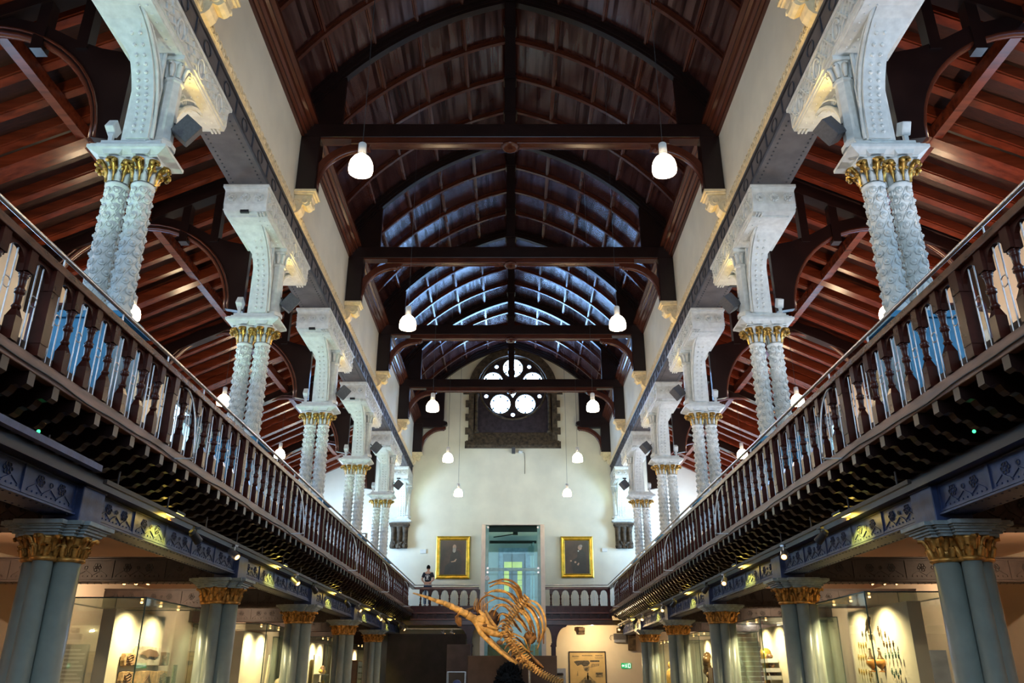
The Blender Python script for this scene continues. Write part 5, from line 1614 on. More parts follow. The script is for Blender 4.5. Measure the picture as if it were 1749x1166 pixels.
portrait(3.13, 1.54, 1.92, 5.82, 'gold-framed portrait of a man in a dark coat in profile, right of the lift', 1)

def wall_thing(name, u0, u1, v0, v1, d, mt, label, cat, Y=YB, bevel=0.005):
    a = at(u0, v0, Y); b = at(u1, v1, Y)
    return tag(MB().box(a.x, b.x, Y - d, Y, b.z, a.z).build(name, mt, bevel=bevel), label, cat)
wall_thing('thermostat', 718, 728, 938, 945, 0.05, WHITEP, 'small white wall box left of the bearded portrait', 'wall box')
wall_thing('thermostat', 1028, 1037, 936, 942, 0.05, WHITEP, 'small white wall box right of the profile portrait', 'wall box')
p = at(679.5, 934, YB)
t = thing('fire_alarm', 'red round fire alarm below the left stone corbel', 'alarm', p)
MB().cyl((0, -0.05, 0), (0, 0, 0), 0.09, n=18).cyl((0, -0.08, 0), (0, -0.05, 0), 0.05, n=14).build('sounder', REDP, t)
wall_thing('window_speaker', 874, 880, 765, 775, 0.18, CHAR, 'small dark box speaker under the rose window sill', 'loudspeaker')
p = at(889, 772, YB)
t = thing('security_camera', 'white security camera with a thin cable below the rose window', 'camera', p)
MB().box(-0.1, 0.1, -0.05, 0, -0.06, 0.06).cyl((-0.05, -0.2, -0.02), (0.05, -0.05, 0.02), 0.05, n=12).build('camera_body', WHITEP, t)
MB().tube([(0.1, -0.01, 0), (0.2, -0.01, -0.05), (0.22, -0.01, -0.5), (0.21, -0.01, -1.1)], 0.008, 5).build('cable', BRN_G, t)
p = at(627, 913, YB)
t = thing('wall_frame', 'small dark framed notice on the end wall beyond the left gallery columns', 'picture', (-7.2, YB, 7.6))
MB().box(-0.2, 0.2, -0.06, 0, -0.3, 0.3).build('frame', W_DARK, t); MB().box(-0.15, 0.15, -0.065, -0.06, -0.25, 0.25).build('notice', WHITEP, t)

# posts with arched brackets carrying the end gallery
def post(x, label):
    t = thing('gallery_post', label, 'post', (x, 38.1, 0))
    m = MB().box(-0.10, 0.10, -0.10, 0.10, 0, 2.85); m.box(-0.13, 0.13, -0.13, 0.13, 2.70, 2.78); m.build('shaft', W_BAL, t, bevel=0.01)
    pts = [(-0.13, 2.78)] + [(-0.13 - 0.42*(1 - cos(pi/2*k/10)), 2.78 + 0.74*sin(pi/2*k/10)) for k in range(1, 11)] + [(-0.62, 3.6)]
    si = 1 if x < 0 else -1     # the side toward the lift is cut short
    pts = [(si*a, b) for a, b in pts] + [(-si*a*0.5, b) for a, b in reversed(pts)]
    MB().prism(pts, 'y', -0.09, 0.09).build('arched_bracket', W_BAL, t)
post(-1.80, 'dark wooden post with flared arched brackets left of the lift'); post(1.84, 'dark wooden post with flared arched brackets right of the lift')
# dark partition on the left below the end gallery
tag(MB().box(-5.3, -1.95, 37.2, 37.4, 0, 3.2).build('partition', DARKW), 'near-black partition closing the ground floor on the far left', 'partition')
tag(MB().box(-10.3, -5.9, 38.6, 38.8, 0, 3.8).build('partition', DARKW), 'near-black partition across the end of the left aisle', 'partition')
t = thing('ceiling_track', 'cream lighting track under the end gallery, left side', 'lighting track', (0, 38.1, 0))
MB().box(-4.9, -2.0, 0, 0.05, 3.42, 3.47).build('track', CREAM, t)
for x in (-4.6, -2.3): MB().cyl((x, 0.02, 3.45), (x, 0.02, 3.61), 0.01, n=6).build('hanger', CREAM, t)
for x in (-3.0, -2.6):
    o = copy_tree(spW); o.location = (x, 38.125, 3.42)
    tag(o, 'silver spotlight on the cream track above the black partition', 'spotlight', 'spotlights on the cream end track')

# poster, exit sign, heater, stone brackets
t = thing('framed_poster', 'black-framed yellowed poster of a whale skull on the cream wall', 'poster', (3.46, YB, 0.25))
MB().box(-0.84, -0.80, -0.06, 0, 0, 2.32).box(0.80, 0.84, -0.06, 0, 0, 2.32).box(-0.84, 0.84, -0.06, 0, 2.28, 2.32).box(-0.84, 0.84, -0.06, 0, 0, 0.04).build('frame', BLACK, t)
PAP = mat('yellowed_paper', (0.62, 0.47, 0.22), 0.7, 0, 0.08, 2); INK = mat('grey_ink', (0.10, 0.095, 0.08), 0.7, 0, 0.3, 20); INK2 = mat('pale_ink', (0.34, 0.28, 0.16), 0.7, 0, 0.3, 10)
m = MB(); m.cur = 0; m.box(-0.80, 0.80, -0.03, -0.01, 0.04, 2.28)
def pp(pts, mi, lay=1):
    m.cur = mi; m.add([(p[0], -0.03 - 0.001*lay, p[1]) for p in pts], [tuple(range(len(pts)))])
pp([(-0.62, 1.88), (-0.50, 1.92), (-0.2, 1.93), (0.05, 1.93), (0.12, 1.82), (0.02, 1.70), (-0.18, 1.68), (-0.28, 1.76), (-0.46, 1.70), (-0.55, 1.80)], 1)
pp([(0.12, 1.94), (0.55, 1.94), (0.55, 1.87), (0.12, 1.86)], 1)
for k in range(6): pp([(0.13 + k*0.07, 1.62 + k*0.015), (0.16 + k*0.07, 1.62 + k*0.015), (0.24 + k*0.06, 1.80), (0.21 + k*0.06, 1.80)], 1)
pp([(-0.22, 1.68), (0.10, 1.68), (0.06, 1.50), (-0.02, 1.45), (-0.14, 1.50)], 2); pp([(-0.15, 1.6), (0.02, 1.6), (-0.02, 1.5), (-0.1, 1.5)], 1, 2)
pp([(-0.5, 0.9), (0.0, 1.34), (0.5, 0.9), (0.5, 0.3), (-0.5, 0.3)], 2); pp([(-0.03, 1.1), (0.03, 1.1), (0.03, 1.42), (-0.03, 1.42)], 1)
pp([(-0.18, 0.9), (0.18, 0.9), (0.14, 1.12), (-0.14, 1.12)], 1, 2); pp([(0.36, 1.22), (0.68, 1.22), (0.68, 1.42), (0.36, 1.42)], 2); pp([(0.36, 1.34), (0.68, 1.34), (0.68, 1.42), (0.36, 1.42)], 1, 2)
pp([(-0.50, 1.28), (-0.43, 1.28), (-0.45, 1.5)], 2)
# lines of print, too small to read
for (a, b, z, h_) in ((-0.68, -0.38, 2.08, 0.06), (-0.62, -0.42, 2.02, 0.02), (-0.24, 0.20, 2.12, 0.05), (0.38, 0.70, 2.12, 0.05), (0.34, 0.74, 2.05, 0.02), (0.36, 0.72, 2.01, 0.02)):
    x = a
    rnd = random.Random(int(a*100))
    while x < b:
        w_ = h_*rnd.uniform(0.3, 0.7); pp([(x, z), (x + w_, z), (x + w_, z + h_*rnd.uniform(0.7, 1)), (x, z + h_*rnd.uniform(0.6, 1))], 1); x += w_ + h_*0.25
m.build('print_sheet', [PAP, INK, INK2], t)
EG = emat('exit_sign_green', (0.01, 0.22, 0.06), 1.0); EW = emat('exit_sign_white', (0.8, 0.95, 0.8), 1.0)
a = at(1061, 1132, YB); b = at(1078, 1141, YB)
t = thing('exit_sign', 'green and white emergency exit sign with arrow and running figure', 'sign', ((a.x + b.x)/2, YB, (a.z + b.z)/2))
w = (b.x - a.x)/2; h = (a.z - b.z)/2
MB().box(-w, w, -0.03, 0, -h, h).build('panel', EG, t)
m = MB(); yf = -0.034
def ex(pts): m.add([(p[0]*w, yf, p[1]*h) for p in pts], [tuple(range(len(pts)))])
ex([(-0.88, 0), (-0.66, 0.62), (-0.66, 0.22), (-0.42, 0.22), (-0.42, -0.22), (-0.66, -0.22), (-0.66, -0.62)])
ex([(-0.28, -0.8), (-0.25, -0.8), (-0.25, 0.8), (-0.28, 0.8)]); ex([(0.27, -0.8), (0.30, -0.8), (0.30, 0.8), (0.27, 0.8)])
ex([(0.00, 0.45), (0.08, 0.45), (0.08, 0.75), (0.00, 0.75)]); ex([(-0.08, 0.35), (0.08, 0.38), (0.06, -0.1), (-0.03, -0.1)]); ex([(-0.03, -0.1), (0.06, -0.1), (0.16, -0.7), (0.10, -0.7)]); ex([(-0.05, -0.1), (0.02, -0.1), (-0.10, -0.7), (-0.16, -0.65)]); ex([(-0.18, 0.1), (-0.06, 0.3), (-0.06, 0.1), (-0.14, 0.0)])
ex([(0.40, -0.8), (0.85, -0.8), (0.85, 0.8), (0.40, 0.8)])
m.build('pictogram', EW, t)
m = MB().add([(0.48*w, -0.036, -0.6*h), (0.77*w, -0.036, -0.6*h), (0.77*w, -0.036, 0.6*h), (0.48*w, -0.036, 0.6*h)], [(0, 1, 2, 3)]); m.build('door_pictogram', EG, t)
t = thing('wall_heater', 'dark grey fan heater with a lower grille high on the cream wall', 'heater', (4.98, YB, 2.95))
MB().box(-0.28, 0.28, -0.22, 0, 0.12, 0.38).build('casing', CHAR, t, bevel=0.01)
m = MB().box(-0.26, 0.26, -0.18, 0, 0.0, 0.12)
for k in range(11): m.box(-0.25 + k*0.047, -0.235 + k*0.047, -0.2, -0.18, 0.0, 0.12)
m.build('grille', STEEL, t)
MB().tube([(-0.28, -0.1, 0.32), (-0.42, -0.1, 0.3), (-0.46, -0.08, 0.18), (-0.40, -0.05, 0.1)], 0.012, 5).build('cable', BLACK, t)
def sbr(x, z0, z1, w, label):
    m = MB().prism([(YB - 0.32, z1), (YB - 0.32, z1 - 0.12), (YB - 0.22, z1 - 0.18), (YB - 0.18, z0), (YB, z0), (YB, z1)], 'x', x - w/2, x + w/2)
    tag(m.build('stone_bracket', STONE, bevel=0.01), label, 'bracket')
sbr(5.52, 2.62, 3.32, 0.34, 'large brown stone bracket on the cream wall beside the heater'); sbr(3.22, 3.30, 3.58, 0.30, 'small brown stone bracket under the end gallery beam above the poster'); sbr(5.0, 3.36, 3.58, 0.3, 'small brown stone bracket under the end gallery beam above the heater')
light('POINT', 'end_bay_lamp', (3.6, 38.6, 3.4), 80, (1.0, 0.70, 0.36), 0.03)
# ================================================================== NAVE EXHIBITS
tag(MB().box(-1.12, 1.22, 23.0, 23.15, 0, 2.01).build('display_screen', DARKP, bevel=0.01), 'wide dark brown display screen directly behind the skeleton', 'screen')
tag(MB().box(-1.90, -1.20, 26.0, 26.15, 0, 2.39).build('display_screen', DARKP, bevel=0.01), 'taller dark brown screen behind and left of the wide one', 'screen')
t = thing('plexiglass_case', 'small clear plastic case on a dark plinth at the left edge of the wide screen', 'display case', (-1.30, 21.6, 0))
MB().box(-0.25, 0.22, -0.2, 0.2, 0, 1.25).build('plinth', DARKP, t, bevel=0.01)
MB().box(-0.23, 0.20, -0.18, 0.18, 1.25, 1.61).build('cover', GLASS, t)
e = MB()
for (x, y) in ((-0.23, -0.18), (0.20, -0.18), (-0.23, 0.18), (0.20, 0.18)): e.box(x - 0.005, x + 0.005, y - 0.005, y + 0.005, 1.25, 1.61)
for y in (-0.18, 0.18): e.box(-0.23, 0.20, y - 0.005, y + 0.005, 1.60, 1.615)
e.build('cover_edge', STEEL, t)
MB().ball((0, 0, 1.35), 0.09, 10, 6, (1.2, 1, 0.9)).build('specimen', mat('blue_mineral', (0.10, 0.14, 0.4), 0.4), t)
t = thing('jar_niche', 'white display niche board to the right of the wide screen', 'board', (1.64, 30.4, 0))
MB().box(-0.26, 0.25, 0.0, 0.1, 0, 1.76).build('board', WHITEP, t); MB().box(-0.22, 0.21, -0.5, 0.0, 0, 1.1).build('shelf', WHITEP, t)
t = thing('specimen_jar', 'glass jar of orange preserving fluid with a dark lid, right of the skeleton', 'jar', (1.66, 30.15, 1.1))
MB().lathe([(0.13, 0), (0.14, 0.02), (0.14, 0.36), (0.12, 0.40), (0.12, 0.44)], n=20).build('glass', GLASS, t)
MB().lathe([(0.125, 0.01), (0.13, 0.03), (0.13, 0.33)], n=20).build('fluid', mat('orange_fluid', (0.62, 0.24, 0.03), 0.3), t)
MB().lathe([(0.135, 0.44), (0.135, 0.50), (0.10, 0.52)], n=20).build('lid', BRN_G, t)

# ------------------------------------------------------------------ skeleton
SKY = 20.0
sk = thing('mounted_skeleton', 'large ochre plesiosaur-like skeleton mounted diagonally with its snout pointing up left', 'skeleton', (0.2, SKY, 0))
off = Vector((-0.2, -SKY, 0))
def S(zx, zy, d=0.0):
    """crop coordinates -> local point, d metres nearer(+)/farther"""
    p = at(700 + zx/4.942, 930 + zy/4.942, SKY); p.y -= d
    return p + off
# snout: tapering segmented rostrum
pts = [(62, 438), (120, 452), (180, 470), (240, 492), (300, 508), (350, 528), (420, 562), (490, 598), (560, 640)]
for k in range(len(pts) - 1):
    r0 = 0.014 + 0.010*k; r1 = r0 + 0.010
    a = S(*pts[k], 0.9 - k*0.08); b = S(*pts[k+1], 0.9 - (k+1)*0.08)
    MB().tube([a, (a*0.9 + b*0.1), (a + b)/2, (b*0.92 + a*0.08), b], [r0*0.8, r0*1.12, (r0 + r1)/2*0.94, r1*1.05, r1*0.8], 10).build('snout_segment', BONE, sk)
m = MB()
m.tube([S(545, 625, .3), S(590, 680, .3), S(640, 720, .28), S(720, 750, .22), S(780, 770, .15)], [0.11, 0.15, 0.14, 0.11, 0.07], 12, flat=0.75)
m.tube([S(590, 560, .35), S(620, 600, .33), S(650, 660, .3), S(690, 700, .28)], [0.02, 0.06, 0.06, 0.03], 9)
m.tube([S(640, 560, .2), S(665, 620, .2), S(700, 670, .2), S(740, 700, .2)], [0.025, 0.05, 0.045, 0.02], 9)
m.tube([S(580, 700, .36), S(660, 690, .4), S(740, 720, .36)], [0.03, 0.045, 0.03], 8)
m.ball(S(600, 640, .38), 0.10, 10, 7, (1.2, .7, 1)); m.ball(S(690, 745, .3), 0.09, 10, 7, (1.3, .8, .8))
m.build('skull', BONE, sk)
MB().ball(S(645, 690, .42), 0.07, 10, 7, (1.3, .35, .5)).ball(S(760, 830, .3), 0.06, 10, 7, (1.2, .4, .8)).build('skull_opening', FOSD, sk)
# lower jaw bones: long curve under the skull
for j, dd in enumerate((0.42, 0.12)):
    q = [(572, 690), (600, 745), (650, 800), (700, 850), (760, 905), (830, 960), (900, 1010)]
    MB().tube([S(x + 18*j, y - 6*j, dd) for x, y in q], [0.05, 0.055, 0.05, 0.045, 0.04, 0.035, 0.03], 9).build('lower_jaw', BONE, sk)
# backbone
spine = [(990, 440), (955, 490), (915, 535), (880, 575), (845, 620), (815, 665), (800, 715), (815, 765), (840, 815), (870, 865), (905, 915), (945, 965), (985, 1005), (1030, 1040), (1080, 1075), (1130, 1105), (1180, 1130), (1230, 1150), (1280, 1172)]
def interp(P, t):
    i = min(int(t), len(P) - 2); f = t - i
    return tuple(P[i][k]*(1-f) + P[i+1][k]*f for k in range(len(P[0])))
NV = 46
for k in range(NV):
    t0 = (len(spine) - 1)*k/NV; a = interp(spine, t0); b = interp(spine, t0 + (len(spine) - 1)*0.72/NV)
    A = S(*a, 0.1); B = S(*b, 0.1); r = 0.095 if k < 30 else 0.095 - 0.0035*(k - 30)
    d = (B - A).normalized()
    m = MB().tube([A, A*0.8 + B*0.2, (A + B)/2, A*0.2 + B*0.8, B], [r*0.75, r, r*0.78, r, r*0.75], 9)
    side = d.cross(Vector((0, 1, 0))).normalized()
    if side.x < 0: side = -side
    up = side if k < 10 else side
    m.tube([(A + B)/2, (A + B)/2 + side*(0.17 if k < 30 else 0.10) + d*0.05 + Vector((0, -0.03, 0))], [0.03, 0.012], 5)
    m.tube([(A + B)/2, (A + B)/2 + Vector((0, -0.14, 0.02)) - side*0.08], [0.026, 0.010], 5)
    m.tube([(A + B)/2, (A + B)/2 + Vector((0, 0.14, 0.02)) - side*0.08], [0.026, 0.010], 5)
    m.build('vertebra', BONE, sk)
# ribs: upper fan sweeping to the left, right fan hanging down
def rib(ctrl, r=0.024, mt=BONE, fl=0.6):
    # smooth quadratic chain through control points
    P = [S(*c) for c in ctrl]; out = []
    n = len(P)
    for i in range(n - 1):
        p0 = P[max(i-1, 0)]; p1 = P[i]; p2 = P[i+1]; p3 = P[min(i+2, n-1)]
        for j in range(5):
            t_ = j/5.0
            out.append(0.5*((2*p1) + (p2 - p0)*t_ + (2*p0 - 5*p1 + 4*p2 - p3)*t_*t_ + (3*p1 - p0 - 3*p2 + p3)*t_**3))
    out.append(P[-1]); L = len(out)
    rr = [r*(0.65 + 0.55*sin(pi*min(1, (i + 2)/L)**0.8)) for i in range(L)]
    MB().tube(out, rr, 7, flat=fl).build('rib', mt, sk)
up = [((945, 480), (930, 400), (880, 340), (790, 310), (665, 330)),
      ((935, 470), (905, 380), (850, 330), (760, 305), (700, 312)),
      ((930, 485), (890, 400), (820, 355), (740, 345), (675, 360)),
      ((915, 500), (870, 420), (790, 385), (710, 385), (632, 412)),
      ((905, 510), (850, 445), (780, 405), (700, 405), (640, 430)),
      ((890, 520), (830, 465), (750, 440), (680, 470), (625, 520)),
      ((880, 540), (820, 490), (750, 470), (660, 445), (590, 500), (575, 590)),
      ((870, 560), (820, 505), (760, 495), (710, 520), (670, 575)),
      ((855, 580), (815, 540), (770, 530), (730, 560), (705, 610)),
      ((845, 600), (800, 575), (765, 575), (740, 600)),
      ((835, 620), (795, 600), (765, 605), (745, 640)),
      ((825, 640), (790, 630), (765, 645), (760, 670)),
      ((940, 475), (915, 400), (870, 365), (800, 335), (720, 330)),
      ((925, 495), (880, 430), (830, 400), (770, 390), (700, 400))]
for k, q in enumerate(up): rib([(x, y, 0.12 + 0.45*sin(pi*i/(len(q)-1))*(1 if k % 2 == 0 else -0.9)) for i, (x, y) in enumerate(q)], 0.026, BONE if k % 3 else BONED)
rt = [((975, 470), (1060, 500), (1120, 590), (1140, 700), (1110, 800)),
      ((970, 480), (1050, 520), (1110, 610), (1130, 720), (1128, 835)),
      ((965, 490), (1040, 530), (1095, 620), (1115, 740), (1075, 885)),
      ((955, 500), (1030, 545), (1080, 640), (1100, 760), (1085, 850)),
      ((950, 510), (1010, 560), (1060, 650), (1080, 740), (1078, 820)),
      ((935, 530), (990, 570), (1035, 650), (1060, 740), (1068, 800)),
      ((920, 560), (960, 600), (1000, 670), (1022, 750)),
      ((900, 590), (945, 630), (985, 690), (1010, 745)),
      ((885, 615), (930, 660), (960, 700), (985, 730)),
      ((870, 640), (905, 680), (930, 715), (945, 740)),
      ((930, 550), (975, 590), (1010, 650), (1030, 730)),
      ((985, 500), (1045, 555), (1090, 660), (1100, 780)),
      ((850, 740), (905, 770), (960, 800), (985, 850), (1005, 890)),
      ((860, 770), (915, 790), (960, 840), (975, 885)),
      ((880, 810), (930, 840), (965, 880), (1010, 905)),
      ((905, 860), (950, 880), (990, 900), (1035, 900))]
for k, q in enumerate(rt): rib([(x, y, 0.1 + 0.5*sin(pi*i/(len(q)-1))*(1 if k % 2 == 0 else -0.9)) for i, (x, y) in enumerate(q)], 0.027 if k < 12 else 0.022, BONE if k % 2 == 0 else BONED, 0.7)
neckr = []
for k in range(12):
    a = interp(spine, 4.5 + k*0.72)
    rib([(a[0] - 4, a[1], .15), (a[0] - 40, a[1] - 5, .28), (a[0] - 75 + k*2, a[1] + 28, .25)], 0.024, BONE if k % 2 else BONED)
    rib([(a[0] + 4, a[1] + 4, .1), (a[0] + 36, a[1] + 20, .2), (a[0] + 62 - k*2, a[1] + 55, .2)], 0.022, BONED if k % 2 else BONE)
# shoulder blades and paddles
m = MB().tube([S(1010, 740, -.3), S(1020, 820, -.3), S(1000, 900, -.3), S(1040, 960, -.25), S(1090, 1010, -.2), S(1130, 1040, -.2)], [0.10, 0.07, 0.07, 0.13, 0.15, 0.06], 10, flat=0.35)
m.ball(S(1015, 780, -.3), 0.15, 10, 7, (1, 0.5, 1))
m.build('paddle', BONED, sk)
m = MB().tube([S(540, 520, -.4), S(470, 540, -.45), S(410, 570, -.45), S(375, 600, -.45), S(400, 650, -.45)], [0.05, 0.06, 0.06, 0.05, 0.03], 9, flat=0.5)
for k in range(4): m.tube([S(385 + k*10, 590 + k*5, -.45), S(380 + k*14, 640, -.45), S(405 + k*6, 680, -.45)], [0.03, 0.028, 0.01], 6)
m.build('paddle', BONED, sk)
m = MB()
for k in range(7): m.tube([S(545 + k*17, 560 + k*6, -.1), S(540 + k*19, 500, -.15), S(560 + k*14, 440 + 8*(k % 3), -.15)], [0.04, 0.035, 0.01], 6, flat=0.5)
m.build('fin_bones', BONED, sk)
m = MB().ball(S(700, 620, -.2), 0.18, 12, 8, (0.9, 0.4, 1.1)); m.build('shoulder_blade', mat('dark_bone', (0.11, 0.055, 0.03), 0.6, 0, 0.2, 10, 0.2), sk)
for (zx, zy) in ((850, 860), (1010, 1050)):
    p = S(zx, zy, -0.05)
    MB().cyl(p, (p.x, p.y, 0), 0.03, n=10).build('mounting_pole', STEEL, sk)
m = MB().box(-1.6, 2.2, -0.8, 0.8, 0, 0.45); m.build('mounting_plinth', DARKP, sk, bevel=0.02)
light('SPOT', 'skeleton_spot', (-4.5, 14.5, 3.4), 520, (1.0, 0.62, 0.22), 0.05, None, (0.0, 20, 3.2), 28, 0.5)
light('SPOT', 'skeleton_spot', (4.5, 15.5, 3.4), 380, (1.0, 0.62, 0.22), 0.05, None, (0.1, 20, 2.8), 30, 0.5)

# ================================================================== PEOPLE
def skin_chain(verts, edges, radii, sub=2):
    me = bpy.data.meshes.new('tmp'); me.from_pydata(verts, edges, [])
    o = bpy.data.objects.new('tmp', me); COL.objects.link(o)
    sm = o.modifiers.new('s', 'SKIN'); sm.use_smooth_shade = True
    for i, r in enumerate(radii):
        rr = r if isinstance(r, tuple) else (r, r)
        me.skin_vertices[0].data[i].radius = rr
    me.skin_vertices[0].data[0].use_root = True
    ss = o.modifiers.new('u', 'SUBSURF'); ss.levels = sub; ss.render_levels = sub
    dg = bpy.context.evaluated_depsgraph_get()
    ev = bpy.data.meshes.new_from_object(o.evaluated_get(dg))
    vs = [tuple(v.co) for v in ev.vertices]; fs = [tuple(p.vertices) for p in ev.polygons]
    bpy.data.objects.remove(o)
    return vs, fs
SKINM = mat('skin', (0.62, 0.36, 0.26), 0.5, 0, 0.05, 8); HAIRM = mat('dark_hair', (0.006, 0.005, 0.005), 0.8, 0, 0.3, 60, 0.3, 120, spec=0.12)
DENIM = mat('blue_denim', (0.035, 0.08, 0.17), 0.8, 0, 0.2, 30, 0.2, 200); TEE = mat('navy_tshirt', (0.014, 0.020, 0.035), 0.8, 0, 0.15, 20, 0.1, 60)
COATB = mat('black_jacket', (0.012, 0.012, 0.014), 0.75, 0, 0.2, 20, 0.2, 60); SHOE = mat('dark_shoe', (0.03, 0.025, 0.02), 0.5); LOGO = mat('white_print', (0.62, 0.65, 0.66), 0.7)
def head_mb(c, h=0.235):
    """face toward +y"""
    m = MB(); k = h/0.235
    vs = []; N1, N2 = 20, 14
    for i in range(N2 + 1):
        t = pi*i/N2; z = -cos(t)
        for j in range(N1):
            a = 2*pi*j/N1; x = sin(t)*cos(a); y = sin(t)*sin(a)
            wz = 0.118*z; wx = 0.076*x*(1.0 - 0.22*max(0, -z)); wy = 0.096*y*(1.0 - 0.10*max(0, -z))
            if y > 0 and z < -0.2: wy += 0.012*y
            vs.append((c[0] + wx*k, c[1] + wy*k, c[2] + wz*k))
    fs = [(i*N1+j, i*N1+(j+1) % N1, (i+1)*N1+(j+1) % N1, (i+1)*N1+j) for i in range(N2) for j in range(N1)]
    m.add(vs, fs, True)
    m.tube([(c[0], c[1] + 0.094*k, c[2] + 0.02*k), (c[0], c[1] + 0.112*k, c[2] - 0.02*k), (c[0], c[1] + 0.096*k, c[2] - 0.03*k)], [0.008*k, 0.015*k, 0.010*k], 8)
    for s in (-1, 1):
        m.ball((c[0] + s*0.079*k, c[1] - 0.004*k, c[2] - 0.005*k), 0.03*k, 8, 6, (0.35, 0.65, 1.05))
        m.ball((c[0] + s*0.030*k, c[1] + 0.082*k, c[2] + 0.006*k), 0.012*k, 8, 6)
    m.tube([(c[0] - 0.024*k, c[1] + 0.088*k, c[2] - 0.058*k), (c[0], c[1] + 0.098*k, c[2] - 0.056*k), (c[0] + 0.024*k, c[1] + 0.088*k, c[2] - 0.058*k)], [0.004, 0.008, 0.004], 6)
    return m
def hand(m, w, d, s):
    """w wrist point, d forearm direction; palm and five fingers"""
    w = Vector(w); d = Vector(d).normalized(); side = d.cross(Vector((0, 0, 1))); side = side.normalized() if side.length > .1 else Vector((1, 0, 0))
    m.tube([w, w + d*0.035, w + d*0.085], [0.026, 0.036, 0.034], 10, flat=0.5)
    for k, L in enumerate((0.062, 0.075, 0.070, 0.055)):
        b = w + d*0.08 + side*(k - 1.5)*0.018; nn = Vector((0, 0, -1))*0.3
        m.tube([b, b + d*L*0.5, b + (d + nn).normalized()*L*0.98], [0.009, 0.0085, 0.006], 6)
    b = w + d*0.03 - side*0.03
    m.tube([b, b - side*0.025 + d*0.025, b - side*0.03 + d*0.06], [0.012, 0.010, 0.007], 6)
def person(name_label, loc, rz, H, shirt, trousers, arms, long_sleeve, hair_r, rough_hair=False, group=None):
    t = thing('person', name_label, 'person', loc, rz)
    k = H/1.75
    V = []; E = []; R = []
    def add(p, r, par=None):
        V.append(tuple(c*k for c in p)); R.append((r[0]*k, r[1]*k) if isinstance(r, tuple) else r*k)
        if par is not None: E.append((par, len(V) - 1))
        return len(V) - 1
    pel = add((0, 0, 0.94), (0.15, 0.11)); wa = add((0, 0, 1.10), (0.135, 0.10), pel); ch = add((0, 0, 1.30), (0.165, 0.115), wa); up_ = add((0, -0.005, 1.42), (0.12, 0.085), ch); nk = add((0, 0.0, 1.49), 0.055, up_); hd = add((0, 0.01, 1.56), 0.055, nk)
    hands = []
    for s in (-1, 1):
        sh = add((s*0.17, 0, 1.40), 0.06, up_); el, wr, hp_ = arms(s)
        e1 = add(el, 0.043, sh); w1 = add(wr, 0.028, e1)
        hands.append((Vector(wr)*k, (Vector(wr) - Vector(el)).normalized()))
        hi = add((s*0.10, 0, 0.86), 0.095, pel); kn = add((s*0.105, 0.02, 0.49), 0.058, hi); an = add((s*0.105, -0.01, 0.09), 0.042, kn); to = add((s*0.115, 0.13, 0.035), 0.035, an)
    vs, fs = skin_chain(V, E, R)
    body = MB().add(vs, fs, True); body.merge(head_mb((0, 0.015*k, 1.635*k), 0.235*k))
    for (w, d) in hands: hand(body, w, d, 1)
    body.build('body', SKINM, t)
    # clothing
    V = []; E = []; R = []
    a0 = add((0, 0, 0.98), (0.165, 0.125)); a1 = add((0, 0, 1.12), (0.152, 0.118), a0); a2 = add((0, 0, 1.30), (0.185, 0.135), a1); a3 = add((0, -0.005, 1.41), (0.145, 0.10), a2)
    for s in (-1, 1):
        b1 = add((s*0.175, 0, 1.40), 0.075, a3); el, wr, hp_ = arms(s)
        e = Vector(el); sh_ = Vector((s*0.175, 0, 1.40))
        if long_sleeve:
            b2 = add(el, 0.058, b1); b3 = add(tuple(e + (Vector(wr) - e)*0.93), 0.042, b2)
        else: b2 = add(tuple(sh_ + (e - sh_)*0.75), 0.064, b1)
    vs, fs = skin_chain(V, E, R); MB().add(vs, fs, True).build('jacket' if long_sleeve else 'tshirt', shirt, t)
    V = []; E = []; R = []
    p0 = add((0, 0, 0.98), (0.155, 0.118)); p1 = add((0, 0, 0.90), (0.155, 0.12), p0)
    for s in (-1, 1):
        q1 = add((s*0.10, 0, 0.82), 0.108, p1); q2 = add((s*0.105, 0.02, 0.49), 0.075, q1); q3 = add((s*0.105, -0.01, 0.08), 0.066, q2)
    vs, fs = skin_chain(V, E, R); MB().add(vs, fs, True).build('trousers', trousers, t)
    m = MB()
    for s in (-1, 1): m.tube([(s*0.105*k, -0.07*k, 0.045*k), (s*0.108*k, 0.03*k, 0.05*k), (s*0.118*k, 0.17*k, 0.032*k), (s*0.12*k, 0.21*k, 0.028*k)], [0.04*k, 0.048*k, 0.042*k, 0.02*k], 10, flat=0.85)
    m.build('shoes', SHOE, t)
    # hair cap
    m = MB(); c = Vector((0, 0.005*k, 1.66*k)); rnd = random.Random(4)
    vs = []; N1, N2 = 26, 12
    for i in range(N2 + 1):
        tt = (pi*0.62)*i/N2
        for j in range(N1):
            a = 2*pi*j/N1; y = sin(a)
            lim = 1.0 if y < 0.3 else 0.72
            t2 = tt*lim*(1.12 if y < 0 else 1)
            q = hair_r*(1 + (0.05 if rough_hair else 0.015)*rnd.uniform(-1, 1))
            vs.append((c.x + 0.079*k*q*sin(t2)*cos(a), c.y + 0.098*k*q*sin(t2)*y, c.z + (0.112*k*q)*cos(t2)*0.95))
    fs = [(i*N1+j, (i+1)*N1+j, (i+1)*N1+(j+1) % N1, i*N1+(j+1) % N1) for i in range(N2) for j in range(N1)]
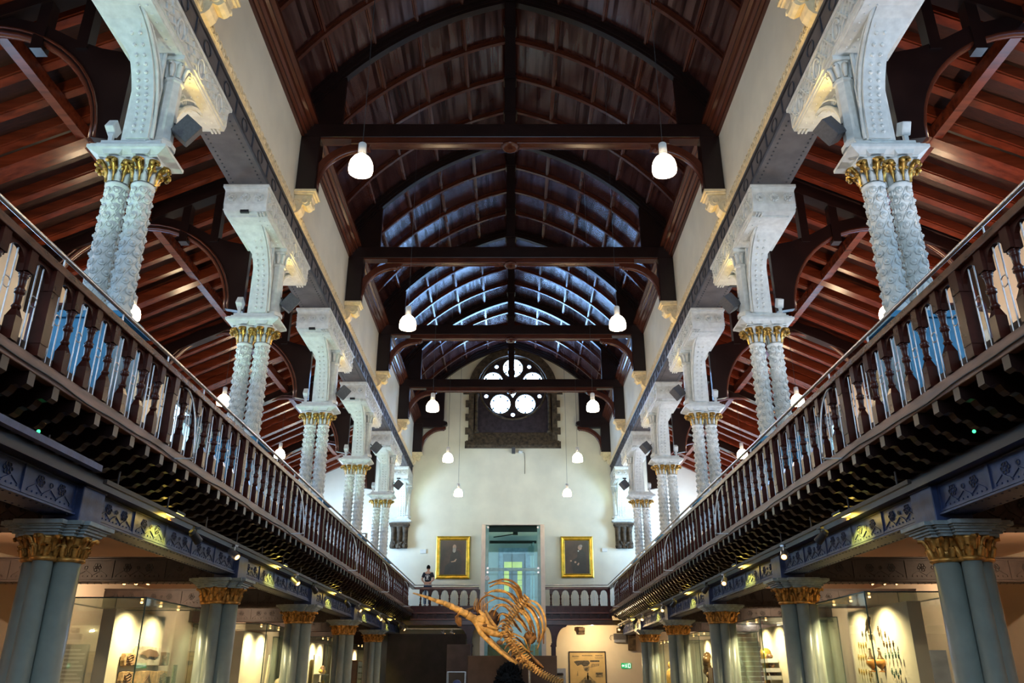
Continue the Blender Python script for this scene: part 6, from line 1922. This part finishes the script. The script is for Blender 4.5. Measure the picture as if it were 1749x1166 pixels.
    m.add(vs, fs, True)
    if rough_hair:
        for q in range(420):
            a = rnd.uniform(0, 2*pi); tt = rnd.uniform(0, 1.9) if sin(a) < 0.3 else rnd.uniform(0, 1.0)
            n_ = Vector((sin(tt)*cos(a), sin(tt)*sin(a), cos(tt)))
            b = c + Vector((n_.x*0.079*k, n_.y*0.098*k, n_.z*0.108*k))*hair_r
            dd = (n_*0.6 + Vector((rnd.uniform(-.6, .6), rnd.uniform(-.6, .6), 0.5 if tt < 1.0 else -0.6))).normalized()
            L = rnd.uniform(0.008, 0.024)
            m.tube([b - n_*0.01, b + dd*L*0.6, b + dd*L + Vector((rnd.uniform(-.008, .008), 0, 0.004))], [0.007, 0.005, 0.001], 4)
    m.build('hair', HAIRM, t)
    return t, k
def arms_back(s): return (s*0.27, -0.05, 1.14), (s*0.12, -0.17, 0.99), None
def arms_down(s): return (s*0.25, -0.02, 1.13), (s*0.25, 0.10, 0.90), None
t, k = person('person in a navy T-shirt with a white skull print, at the gallery rail', (-3.79, 38.42, GZ), -0.12, 1.80, TEE, DENIM, arms_back, False, 1.04)
m = MB(); y = -0.142*k
def L_(pts): m.add([(p[0], y - 0.004, 1.22*k + p[1]) for p in pts], [tuple(range(len(pts)))])
L_([(0.055*cos(2*pi*j/16), 0.055*sin(2*pi*j/16) + 0.03) for j in range(16)]); L_([(-0.03, -0.05), (0.03, -0.05), (0.04, -0.02), (-0.04, -0.02)])
for j in range(9):
    a = pi*0.12 + pi*0.76*j/8; x, z = 0.105*cos(a), 0.095*sin(a) + 0.02
    m.obox((x, y - 0.004, 1.22*k + z), (0.018, 0.003, 0.028), Matrix.Rotation(a - pi/2, 3, 'Y').inverted())
for z in (-0.075, -0.10): L_([(-0.07, z), (0.07, z), (0.07, z + 0.014), (-0.07, z + 0.014)])
m.build('shirt_print', LOGO, t)
t, k = person('dark-haired person in black seen from behind, bottom centre of the picture', (0.045, 5.05, 0), 0.0, 1.525, COATB, COATB, arms_down, True, 1.16, True)
